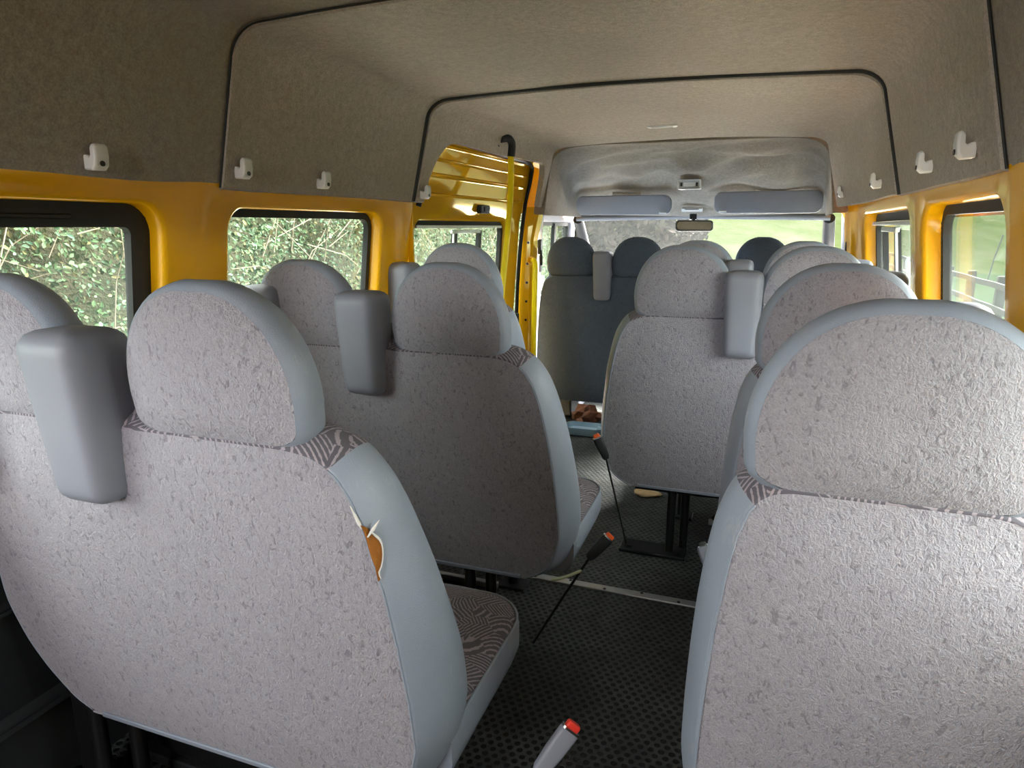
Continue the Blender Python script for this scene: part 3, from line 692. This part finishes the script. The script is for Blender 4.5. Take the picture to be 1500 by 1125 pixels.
# floor
q = MB(); q.box((0, 1.9, -.015), (2.0, 6.5, .03)); structure(q.build('floor', M['floor'], smooth=False), 'black studded rubber floor of the aisle', 'floor')
q = MB(); q.box((0, 2.128, .003), (1.86, .036, .006)); strip = q.build('trim_4', M['alu'], bev=.002); structure(strip, 'worn aluminium joint strip across the floor', 'trim')
for k in range(14):
    q = MB(); q.disc((-.85 + k * .125, 2.128 + .008 * (-1) ** k, .005), (0, 0, 1), .0055, .0025, 10); q.build('screw', M['black'], strip)

# cab: pillars, cab doors, windscreen, dashboard
def quad(mb, pts, th, n):
    n = Vector(n).normalized() * th; mb.loft([[Vector(p) for p in pts], [Vector(p) + n for p in pts]])
pa = MB()
for s in (-1, 1):
    pa.tube([(s * .795, 4.74, 1.27), (s * .83, 5.1, 1.06), (s * .88, 5.5, .80)], [.035, .04, .05], 10)
structure(pa.build('trim_5', M['visor_dark']), 'grey windscreen pillar trims on both sides of the windscreen', 'trim')
q = MB(); q.tube([(-.80, 4.72, 1.272), (0, 4.76, 1.285), (.80, 4.72, 1.272)], .016, 8); structure(q.build('trim_6', M['grey_trim']), 'pale strip along the top of the windscreen', 'trim')
q = MB(); q.loft([[(-.80, 4.73, 1.285), (0, 4.78, 1.30), (.80, 4.73, 1.285)], [(-.90, 5.55, .78), (0, 5.72, .80), (.90, 5.55, .78)]], False, False)
structure(q.build('window_6', M['wglass'], smooth=True), 'windscreen at the front of the van', 'window')
da = MB(); da.loft([[(x, y, z) for x in (-.9, -.45, 0, .45, .9)] for y, z in ((4.95, .30), (4.92, .62), (4.98, .74), (5.15, .79), (5.55, .78), (5.8, .70))], False, False)
structure(da.build('trim_7', M['trim'], sub=1), 'dark dashboard under the windscreen', 'dashboard')
fw = MB(); fw.box((0, 5.15, .14), (1.9, .04, 1.1)); structure(fw.build('wall_front', M['trim'], smooth=False), 'dark bulkhead below the dashboard', 'wall')
for s, nm, lab in ((-1, 'door_2', 'left cab door with grey window frame'), (1, 'door_3', 'right cab door with dark window frame')):
    m_ = MB(); h = cell(m_, s, (4.16, 5.02, .70, 1.33), (4.24, 4.93, .78, 1.25), .05, .05, lambda z: .885 + (1.3 - z) * .08 if z < 1.3 else .885, .01)
    m_.loft([[(s * .93, 4.16, z), (s * .95, 5.3, z)] for z in (0.0, .4, .705)], False, False)
    o = m_.build(nm, M['grey_trim']); structure(o, lab, 'door')
    f = win_ring(h, s, .004, -.025, .02, .045, lambda z: .885 + (1.3 - z) * .08).build('window_frame', M['rubber'], o)
    pane(h, s, -.012, .035, M['glass'], 'glass_pane', f, lambda z: .885 + (1.3 - z) * .08)
    q = MB(); q.loft([[(s * (.885 + (1.3 - z) * .08 + .02) + a, 4.55 + b_ + (1.25 - z) * .12, z) for a, b_ in ((-.012, -.02), (.012, -.02), (.012, .02), (-.012, .02))] for z in (.8, 1.24)]); q.build('quarter_divider', M['blackp'], f)
    q = MB(); q.tube([(s * .875, 4.15, 1.31), (s * .885, 4.17, 1.1), (s * .915, 4.18, .6)], .016, 8)
    structure(q.build('trim_%d' % (8 if s < 0 else 9), M['white']), 'white door surround edge beside the %s cab door' % ('left' if s < 0 else 'right'), 'trim')

# ------------------------------------------------------------------ fittings
def hook(loc, side, label, m=None):
    o = thing('coat_hook', label, 'coat hook', loc, 'white coat hooks along the headliner')
    # profile in (outward from wall, z)
    P = [(0, -.020), (0, .010), (.010, .008), (.017, .004), (.021, .008), (.022, .024), (.027, .031), (.033, .026), (.034, .006), (.031, -.012), (.022, -.021)]
    m_ = MB(); m_.loft([[(-side * a, y, z) for a, z in P] for y in (-.017, -.013, .013, .017)])
    for k in range(len(m_.v)):
        x, y, z = m_.v[k]
        if abs(y) > .015: m_.v[k] = (x * .9, y, z * .9)
    m_.build('hook_body', M['white'], o, bev=.002)
    q = MB(); q.disc((-side * .0325, -.002, -.008), (-side, 0, 0), .0055, .002, 12); q.build('screw_hole', M['blackp'], o)
def on_wall(y, z, side, ins): return (side * (wx(z) - ins), y, z)
hook(on_wall(1.062, 1.352, -1, .0), -1, 'white coat hook nearest the viewer on the left headliner')
hook(on_wall(1.468, 1.360, -1, .010), -1, 'white coat hook just ahead of the left headliner seam')
hook(on_wall(1.81, 1.352, -1, .010), -1, 'white coat hook midway along the middle left headliner panel')
hook(on_wall(2.445, 1.345, -1, .024), -1, 'small white coat hook at the rear edge of the sliding door cutout')
hook(on_wall(1.565, 1.366, 1, .010), 1, 'coat hook nearest the viewer on the right headliner, by the seam')
hook(on_wall(1.94, 1.366, 1, .010), 1, 'second coat hook on the right headliner above the fence window')
hook(on_wall(2.66, 1.366, 1, .024), 1, 'third coat hook on the right headliner just past the seam')
hook(on_wall(3.58, 1.372, 1, .050), 1, 'farthest coat hook on the right headliner near the cab')

g = thing('grab_pole', 'tall yellow grab pole with black bracket beside the sliding door', 'grab pole', (-.73, 3.16, 0))
q = MB(); q.tube(smooth_path([(-.72, 3.20, 1.555), (-.715, 3.19, 1.45), (-.715, 3.17, 1.3), (-.72, 3.13, 1.1), (-.73, 3.05, .7), (-.73, 3.02, .30)], 6), .0145, 14); q.v = [(x + .73, y - 3.16, z) for x, y, z in q.v]; q.build('pole', M['pole'], g)
q = MB(); q.tube(smooth_path([(-.745, 3.13, 1.617), (-.72, 3.165, 1.622), (-.712, 3.195, 1.60), (-.718, 3.20, 1.545)], 5), .018, 12); q.v = [(x + .73, y - 3.16, z) for x, y, z in q.v]; br_ = q.build('bracket', M['blackp'], g)
q = MB(); rings = [[Vector((-.762 + d, 3.12 + a * .030, 1.622 + b_ * .042)) for a, b_ in [(math.cos(t), math.sin(t)) for t in [2 * PI * k / 16 for k in range(16)]]] for d in (0, .014)]
q.loft(rings); q.v = [(x + .73, y - 3.16, z) for x, y, z in q.v]; q.build('mounting_plate', M['black'], br_, bev=.003)
g = thing('grab_rail', 'short yellow curved grab rail on the bolted pillar', 'grab rail', (-.80, 3.80, 0))
q = MB(); q.tube(smooth_path([(-.825, 3.84, 1.028), (-.80, 3.80, 1.03), (-.785, 3.775, 1.00), (-.783, 3.765, .93), (-.786, 3.765, .7), (-.788, 3.765, .42), (-.79, 3.78, .37), (-.83, 3.84, .35)], 6), .0155, 14); q.v = [(x + .80, y - 3.80, z) for x, y, z in q.v]; q.build('rail_tube', M['pole'], g)
q = MB(); q.disc((-.032, .035, 1.028), (.6, -.6, 0), .024, .006, 16); q.build('end_flange', M['yellow'], g)

def visor(label, x0, x1, y, z0, z1, name='sun_visor'):
    g = thing(name, label, 'sun visor', ((x0 + x1) / 2, y, z0), 'front sun visors')
    w, h = x1 - x0, z1 - z0; m_ = MB(); P = rrect(w, h, .045, 6); 
    R = []
    for sc_, d in ((.93, -.013), (.985, -.010), (1, 0), (.985, .010), (.93, .013)):
        R.append([(a * sc_ if abs(a) < 1 else a, d - (b_) * .35, h / 2 + b_ * sc_) for a, b_ in P])
    m_.loft(R); m_.build('visor_board', M['visor'], g)
    q = MB(); sx = 1 if x0 < -.3 else -1
    q.tube([(sx * (w / 2 - .075), -.01, .012), (sx * (w / 2 - .03), -.01, .012)], .0055, 8); q.build('clip', M['white'], g)
    q = MB(); q.tube([(-w * .12, .02, h + .012), (w * .18, .02, h + .012)], .012, 8); q.build('hinge', M['head'], g)
visor('left sun visor folded down over the front passenger bench', -.735, -.125, 4.47, 1.292, 1.412)
visor('right sun visor folded down over the driver seat', .128, .735, 4.47, 1.298, 1.425)
g = thing('cab_lamp', 'square grey lamp in the middle of the wrinkled header panel', 'lamp', (-.012, 4.36, 1.465))
q = MB(); q.loft([[(a, d - b_ * .5, b_) for a, b_ in rrect(.135 * s, .056 * s, .008, 3)] for s, d in ((1, 0.03), (1, -.016), (.93, -.022), (.80, -.012), (.78, 0))]); q.build('bezel', M['lens'], g)
q = MB(); q.box((.0, -.018, 0), (.070, .006, .022)); q.build('lens', M['white'], g, bev=.002)
for sx in (-.046, .044):
    q = MB(); q.box((sx, -.021, 0), (.012, .006, .022)); q.build('switch', M['blackp'], g, bev=.002)
g = thing('header_console', 'pale slotted strip above the interior mirror', 'console', (-.012, 4.58, 1.326))
q = MB(); q.box((0, 0, 0), (.13, .03, .022), Matrix.Rotation(.4, 3, 'X')); q.build('strip', M['white'], g, bev=.003)
q = MB(); q.box((0, -.015, 0), (.085, .006, .004)); q.build('slot', M['blackp'], g)
g = thing('interior_mirror', 'small rear-view mirror hanging at the top of the windscreen', 'mirror', (.006, 4.60, 1.226))
q = MB(); q.loft([[(a * s, d, b_ * s) for a, b_ in rrect(.235, .068, .022, 5)] for s, d in ((.93, .03), (1, .012), (1, 0), (.97, -.004))]); ho = q.build('housing', M['blackp'], g)
q = MB(); q.loft([[(a, d, b_) for a, b_ in rrect(.218, .052, .018, 5)] for d in (-.0045, -.006)]); q.build('mirror_face', M['mirror'], g)
ho.parent.rotation_euler = (-.10, 0, .28)
q = MB(); q.tube([(0, .02, .02), (0, .05, .05), (0, .07, .075)], .012, 8); q.box((0, .06, .062), (.04, .03, .035)); q.build('stalk', M['blackp'], g)
g = thing('ceiling_lamp', 'slim flush lamp strip in the front headliner panel', 'lamp', (-.045, 3.40, 1.676))
q = MB(); q.loft([[(a * s, b_ * s, z) for a, b_ in rrect(.14, .05, .012, 4)] for s, z in ((1, .010), (1, -.003), (.92, -.006))]); q.build('bezel', M['white'], g)
q = MB(); q.box((0, 0, -.006), (.10, .02, .004)); q.build('lens', M['lens'], g, bev=.001)
for s, lab in ((-1, 'black seat belt anchor on the left cab pillar'), (1, 'black seat belt anchor on the right cab pillar')):
    g = thing('seat_belt_mount', lab, 'seat belt', (s * .86, 4.06, 1.10), 'cab seat belts')
    q = MB(); q.box((-s * .012, -.005, 0), (.022, .035, .09)); q.build('slider', M['blackp'], g, bev=.006)
    q = MB(); q.tube([(-s * .02, -.01, -.02), (-s * .024, -.012, -.07), (-s * .022, -.01, -.11)], .009, 8); q.build('guide_loop', M['black'], g)
    q = MB(); q.box((-s * .018, -.005, -.10), (.006, .035, .10)); q.build('webbing', M['blackp'], g)

# buckles on stalks
def buckle(label, base, top, tip, body, but, wire=.005, L=.075, w=.036):
    base, top, tip = Vector(base), Vector(top), Vector(tip)
    g = thing('seat_belt_buckle', label, 'seat belt buckle', base, 'passenger seat belt buckles')
    d = (tip - top).normalized(); q = MB(); mid = base.lerp(top, .5) + Vector((0, .0, .0))
    q.tube(smooth_path([Vector((0, 0, 0)), mid - base, top - base + d * .01], 5), [wire] * 11, 8); q.build('stalk', M['blackp'], g)
    side = d.cross(Vector((.4, -1, .2))).normalized(); nn = side.cross(d).normalized(); rings = []
    for t, sw, sd in ((0, .55, .6), (.12, .8, .85), (.5, .95, 1), (.9, 1, 1), (1, .97, .95)):
        c = top + (tip - top) * t - base
        rings.append([c + side * a + nn * b_ for a, b_ in rrect(w * sw, .021 * sd, .006, 3)])
    q = MB(); q.loft(rings); q.build('housing', body, g)
    q = MB(); rings = [[tip - base + d * t + side * a + nn * b_ for a, b_ in rrect(w * .72 * s, .015 * s, .004, 3)] for t, s in ((-.002, 1), (.010, 1), (.014, .85))]
    q.loft(rings); q.build('release_button', but, g)
    q = MB(); q.loft([[tip - base + d * t + side * a * s + nn * b_ * s for a, b_ in rrect(w * .98, .0215, .006, 3)] for t, s in ((-.001, 1.0), (.003, 1.0), (.0035, .9))]); q.build('chrome_lip', M['chrome'], g)
    return g
buckle('grey seat belt buckle with red button at the bottom beside the nearest bench', (.085, .97, .02), (.158, .965, .29), (.206, 1.006, .363), M['plastic'], M['red'])
buckle('black seat belt buckle with orange button on a long stalk by the aluminium floor strip', (-.108, 1.745, .0), (.052, 1.752, .302), (.100, 1.785, .358), M['blackp'], M['orange'], .004, w=.034)
buckle('black seat belt buckle hanging by the left edge of the aisle bench', (.029, 2.475, .0155), (-.028, 2.335, .40), (-.064, 2.33, .478), M['blackp'], M['orange'], .0035, w=.034)
buckle('grey seat belt buckle peeping past the left edge of the big near seat', (.43, 1.84, .0), (.385, 1.885, .25), (.352, 1.92, .312), M['plastic'], M['blackp'], .004)
# loose bits on the floor
q = MB(); rings = []
def blob(c, rx, ry, rz, seed, n=14, k=7, amp=.35):
    m_ = MB(); rings = []
    for j in range(k):
        b_ = -PI / 2 + PI * (j + .02) / (k - 1 + .04); r = []
        for i in range(n):
            a = 2 * PI * i / n; v = Vector((math.cos(a) * math.cos(b_), math.sin(a) * math.cos(b_), math.sin(b_))); s = 1 + amp * noise.noise(v * 1.8 + Vector((seed, 0, 0)))
            r.append((v.x * rx * s, v.y * ry * s, max(0, c[2] + v.z * rz * s)))
        rings.append(r)
    m_.loft(rings); return m_
o = blob((0, 0, .008), .080, .045, .009, 3.1, amp=.7).build('foam_scrap', M['beige'], sub=1); o.location = (.012, 3.04, 0); tag(o, 'beige scrap of foam on the floor below the aisle bench', 'scrap')
for (x, y, lab, a, b_) in ((-.055, 1.68, 'pale green frayed strap end by the second left bench', Vector((.02, .0, .255)), Vector((.10, .03, .285))),):
    o = MB().tube(smooth_path([a, a.lerp(b_, .5) + Vector((0, 0, -.004)), b_], 5), [.003] + [.0045] * 9 + [.002], 8).build('strap_end', simple('pale_green_webbing', (.55, .62, .42), .8, .1)); o.location = (x, y, 0); tag(o, lab, 'strap')
g = thing('dustpan', 'pale blue plastic dustpan lying on the floor before the front bench', 'dustpan', (-.50, 3.885, 0))
q = MB(); q.loft([[(a * s, b_ * s, z) for a, b_ in rrect(.24, .15, .05, 5)] for s, z in ((.90, .004), (.97, .018), (1, .05), (.96, .050), (.88, .022))]); q.build('pan', M['blue'], g)
q = MB(); q.tube([(.09, -.02, .045), (.17, -.05, .04), (.215, -.065, .03)], [.016, .013, .011], 10); q.build('handle', M['blue'], g)
o = blob((0, 0, .055), .10, .06, .06, 8.2, amp=.8).build('crumpled_wrapper', M['brown'], smooth=False); o.location = (-.53, 4.10, 0); tag(o, 'brown crumpled wrapper under the front bench', 'wrapper')
q = MB(); quad(q, [(-.04, 0, .06), (.04, 0, .06), (.035, .04, .15), (-.03, .04, .15)], .003, (0, -1, .3)); o = q.build('paper_sheet', M['paper'], smooth=False); o.location = (-.43, 4.36, -.0595 + .0); tag(o, 'white sheet of paper under the front bench', 'paper')
# black moulded box under the nearest bench
g = thing('heater_box', 'glossy black moulded heater box under the nearest bench', 'heater', (-.655, 1.06, 0))
q = MB(); rings = []
for k in range(9):
    t = k / 8; c = math.sin(PI * t) ** .35 if 0 < t < 1 else .6
    rings.append([(-.24 + .48 * t, .088 * c * math.cos(a), .10 + .095 * c * math.sin(a)) for a in [2 * PI * i / 20 for i in range(20)]])
q.loft(rings); q.build('drum', M['black'], g)
q = MB(); q.box((0, 0, .012), (.44, .14, .024)); q.build('base', M['blackp'], g, bev=.004)
q = MB(); q.tube(smooth_path([(.20, .02, .06), (.26, -.03, .035), (.32, -.06, .02)], 5), .018, 10); q.build('hose', M['blackp'], g)

# ------------------------------------------------------------------ outside
GZ = -.62
def grid_mesh(name, x0, x1, y0, y1, nx, ny, f, m):
    v = [(x0 + (x1 - x0) * i / nx, y0 + (y1 - y0) * j / ny) for j in range(ny + 1) for i in range(nx + 1)]; w = nx + 1
    mb = MB(); mb.add([(x, y, f(x, y)) for x, y in v], [(j * w + i, j * w + i + 1, (j + 1) * w + i + 1, (j + 1) * w + i) for j in range(ny) for i in range(nx)])
    return mb.build(name, m)
o = grid_mesh('ground', -16, 16, 5.2, 15, 20, 10, lambda x, y: GZ, M['gravel']); structure(o, 'unseen pale apron added in front of the van to bounce light into the cab', 'ground')  # near-white ground added out of view to bounce light onto the front ceiling
o = grid_mesh('ground_track', -70, 70, 15, 130, 30, 40, lambda x, y: GZ - .003, M['track']); structure(o, 'pale gravel track beyond the windscreen', 'ground')
o = grid_mesh('ground_verge', -12, 3.2, -.6, 5.2, 10, 10, lambda x, y: GZ, M['verge']); structure(o, 'ground beside the van below the left windows', 'ground')
o = grid_mesh('ground_asphalt', -12, 3.2, -40, -.6, 10, 20, lambda x, y: GZ, M['asphalt']); structure(o, 'dark ground under and behind the van', 'ground')
def field_z(x, y): return GZ + .0 + (.12 if abs(x) < 30 else .3) * noise.noise(Vector((x * .05, y * .05, 0)))
o = grid_mesh('field', 3.2, 420, -160, 420, 130, 120, lambda x, y: (field_z(x, y) if x > 3.3 else GZ) + .012, M['grass']); structure(o, 'flat green field outside the right windows', 'field')
o = grid_mesh('grass_bank', -60, 120, 26, 130, 90, 60, lambda x, y: GZ - .06 + (5.5 * sstep(30, 62, y + .9 * (10 - x)) * (.45 + .55 * sstep(-8, 6, x))) * sstep(26, 33, y) + .25 * noise.noise(Vector((x * .15, y * .15, 3))) * sstep(34, 50, y), M['bank']); structure(o, 'pale grassy bank beyond the windscreen', 'bank')
def hx(y, z): return -2.75 - .25 * (z - GZ) * .5 + .35 * noise.noise(Vector((y * .7, z * .9, 0))) + .15 * noise.noise(Vector((y * 2.1, z * 2.3, 5)))
mb = MB(); ny, nz = 90, 24
mb.add([(hx(-1 + 13 * j / ny, GZ + 4.0 * k / nz) - .22, -1 + 13 * j / ny, GZ + 4.0 * k / nz) for j in range(ny + 1) for k in range(nz + 1)], [(j * (nz + 1) + k, (j + 1) * (nz + 1) + k, (j + 1) * (nz + 1) + k + 1, j * (nz + 1) + k + 1) for j in range(ny) for k in range(nz)])
o = mb.build('hedge_bank', M['soil']); structure(o, 'dark earth bank behind the bramble leaves', 'bank')
def leaf_cloud(N, pos, size, seed, lean=None):
    rng = random.Random(seed); V = []; F = []
    for _ in range(N):
        p, out = pos(rng); s = size * rng.uniform(.55, 1.35)
        nrm = (Vector(out) + Vector((rng.gauss(0, .6), rng.gauss(0, .6), rng.gauss(.25, .6)))).normalized()
        t = nrm.orthogonal().normalized(); t.rotate(Matrix.Rotation(rng.uniform(0, 2 * PI), 3, nrm)); b_ = nrm.cross(t)
        k = len(V); p = Vector(p)
        V += [p - t * s, p - t * .25 * s + b_ * .55 * s + nrm * .12 * s, p + t * s * .45 + b_ * .42 * s + nrm * .1 * s, p + t * s, p + t * s * .45 - b_ * .42 * s + nrm * .1 * s, p - t * .25 * s - b_ * .55 * s + nrm * .12 * s]
        F += [(k, k + 1, k + 2, k + 3), (k, k + 3, k + 4, k + 5)]
    m_ = MB(); m_.v = [tuple(v) for v in V]; m_.f = F; return m_
def build_raw(mb, name, m):
    me = bpy.data.meshes.new(name); me.from_pydata(mb.v, [], mb.f); me.update(); return link(name, me, m, None, False)
def hp(r):
    y = -.6 + 11.6 * r.random() ** 1.25; z = GZ + r.uniform(.1, 3.4); return (hx(y, z) + abs(r.gauss(0, .16)) - .12, y, z), (1, -.1, .25)
o = build_raw(leaf_cloud(85000, hp, .0165, 3), 'bramble_hedge', M['leaf']); tag(o, 'dense green bramble hedge outside the left windows', 'hedge', None, 'stuff')
rng = random.Random(11); mb = MB()
for _ in range(250):
    y, z = rng.uniform(.3, 9), GZ + rng.uniform(.6, 3.3); a = rng.gauss(.5, .7); L = rng.uniform(.35, 1.3); x = hx(y, z) + rng.uniform(.0, .28)
    d = Vector((rng.uniform(-.15, .15), math.cos(a), math.sin(a))); sag = Vector((.08, 0, -.25 * L))
    p0 = Vector((x, y, z)); mb.tube([p0, p0 + d * L * .5 - sag * .15, p0 + d * L + sag * .5], [.004, .0035, .0015], 4)
q_ = build_raw(mb, 'dead_stems', M['stem']); q_.parent = o; tag(q_, 'pale dead stems', None, None, 'stuff')
def tp_(r):
    x = r.uniform(-14, -1.8); y = 26 + r.gauss(0, 1.2); h = 5.5 - .25 * abs(x + 8) * r.random(); return (x, y, GZ + r.random() * h), (0, -1, .3)
o = build_raw(leaf_cloud(26000, tp_, .12, 5), 'far_hedge', M['tree']); tag(o, 'blurred brown green hedge beyond the windscreen at left', 'hedge', None, 'stuff')
# fence in the field
F0, F1 = Vector((7.2, 5.0)), Vector((9.5, 22.0))
def fence_post(x, y, h, label, lean=0.0, r=.06):
    m_ = MB(); m_.loft([[(a + lean * z, b_, z) for a, b_ in rrect(r * 2 * s, r * 1.7 * s, .012, 2)] for z, s in ((-.1, 1), (h - .03, 1), (h, .8))])
    o = m_.build('fence_post', M['wood']); o.location = (x, y, field_z(x, y)); return tag(o, label, 'fence post', 'posts of the field fence')
posts = [(4.28 + .035 * k, 10.3 + 2.08 * k, lab) for k, lab in enumerate(('fence post hidden at the rear window edge', 'weathered fence post at the rear edge of the fence window', 'weathered fence post left of the one at the window edge', 'thick weathered post in the middle of the fence', 'weathered post against the ribbed window seal', 'weathered fence post just forward of the fence window', 'weathered fence post behind the yellow pillar', 'weathered fence post seen through the vent window', 'weathered fence post beside the vent divider', 'weathered fence post forward of the vent divider', 'farthest weathered fence post'))]
posts = [(x, y, lab) for x, y, lab in posts]
for x, y, lab in posts: fence_post(x, y, 1.02 - .012 * (y - 10), lab, rng.uniform(-.012, .012), .075)
for i, zz_ in enumerate((.42, .82)):
    for (xa, ya, _), (xb, yb, _b) in zip(posts, posts[1:]):
        m_ = MB(); a, b_ = Vector((0, 0, 0)), Vector((xb - xa, yb - ya, field_z(xb, yb) - field_z(xa, ya)))
        m_.loft([[p + Vector((-.115 + s * .018, 0, q)) for s, q in ((-1, -.05), (1, -.05), (1, .05), (-1, .05))] for p in (a, a.lerp(b_, .5) + Vector((0, 0, -.012)), b_)])
        o = m_.build('fence_rail', M['wood']); o.location = (xa, ya, field_z(xa, ya) + zz_)
        tag(o, '%s weathered rail of the field fence' % ('lower' if i == 0 else 'upper'), 'fence rail', '%s rails of the field fence' % ('lower' if i == 0 else 'upper'))
for x, y, h, ln, lab in ((7.1, 26.2, 1.5, .25, 'thin dark leaning stake in the field'), (12.08, 47.7, 1.3, .02, 'small dark upright stake far out in the field')):
    m_ = MB(); m_.tube([(0, 0, -.1), (ln * .4, 0, h * .5), (ln, 0, h)], .022, 6); o = m_.build('stake', M['trim']); o.location = (x, y, field_z(x, y)); tag(o, lab, 'stake')
m_ = MB(); m_.loft([[(a * s, b_ * s, z) for a, b_ in rrect(2.2, .8, .1, 3)] for s, z in ((.85, 0), (1, .45), (.96, .45), (.82, .1))]); o = m_.build('trough', M['alu']); o.location = (11.9, 42.2, field_z(11.9, 42.2)); tag(o, 'pale grey trough lying out in the field', 'trough')

# ------------------------------------------------------------------ light, world, camera
w = bpy.data.worlds.new('overcast'); bpy.context.scene.world = w; w.use_nodes = True
nt = w.node_tree; nt.nodes.clear(); g = NT(nt)
out = nt.nodes.new('ShaderNodeOutputWorld'); bg = nt.nodes.new('ShaderNodeBackground')
tc = nt.nodes.new('ShaderNodeTexCoord'); sp = nt.nodes.new('ShaderNodeSeparateXYZ'); g.l(tc.outputs['Generated'], sp.inputs[0])
g.l(g.ramp(sp.outputs[2], [(0, (.90, .91, .92)), (.1, (.95, .955, .97)), (.6, (.98, .975, 1.0))]), bg.inputs[0])
bg.inputs[1].default_value = 1.85; g.l(bg.outputs[0], out.inputs[0])
sl = bpy.data.lights.new('hazy_sun', 'SUN'); sl.energy = 21; sl.angle = math.radians(35); sl.color = (1, .96, .90)
so = bpy.data.objects.new('hazy_sun', sl); C.objects.link(so); so.location = (10, 30, 40)
so.rotation_euler = Vector((-.35, -1, -1.05)).to_track_quat('-Z', 'Y').to_euler()
def portal(name, loc, rot, sx, sy):
    l = bpy.data.lights.new(name, 'AREA'); l.shape = 'RECTANGLE'; l.size = sx; l.size_y = sy; l.energy = 1; l.cycles.is_portal = True
    o = bpy.data.objects.new(name, l); C.objects.link(o); o.location = loc; o.rotation_euler = rot
portal('rear_opening_daylight', (-.45, -1.25, 1.305), (PI / 2, 0, 0), .94, .72)  # sky portal at the unglazed opening in the rear wall
portal('left_window_daylight', (-.97, 1.0, 1.02), (PI / 2, 0, -PI / 2), 4.2, .6)
portal('right_window_daylight', (.97, 1.2, 1.02), (PI / 2, 0, PI / 2), 4.6, .6)
portal('windscreen_daylight', (0, 5.2, 1.12), (-PI / 2 - .0, 0, 0), 1.7, .7)
portal('left_door_daylight', (-.98, 3.3, 1.02), (PI / 2, 0, -PI / 2), 3.2, .6)
cam = bpy.data.cameras.new('camera'); co_ = bpy.data.objects.new('camera', cam); C.objects.link(co_)
cam.sensor_width = 36; cam.lens = 1004.555 * 36 / 1500; cam.clip_start = .02; cam.clip_end = 1000
co_.location = (.469, 0, 1.222); co_.rotation_euler = (PI / 2 - .226, 0, .354)
sc = bpy.context.scene; sc.camera = co_
sc.view_settings.view_transform = 'Standard'; sc.view_settings.look = 'None'; sc.view_settings.gamma = 1; sc.view_settings.use_curve_mapping = False
sc.view_settings.exposure = 3.2
sc.cycles.use_denoising = True
sc.cycles.max_bounces = 8; sc.cycles.diffuse_bounces = 5; sc.cycles.transparent_max_bounces = 12
sc.cycles.sample_clamp_indirect = 6; sc.cycles.caustics_reflective = False; sc.cycles.caustics_refractive = False
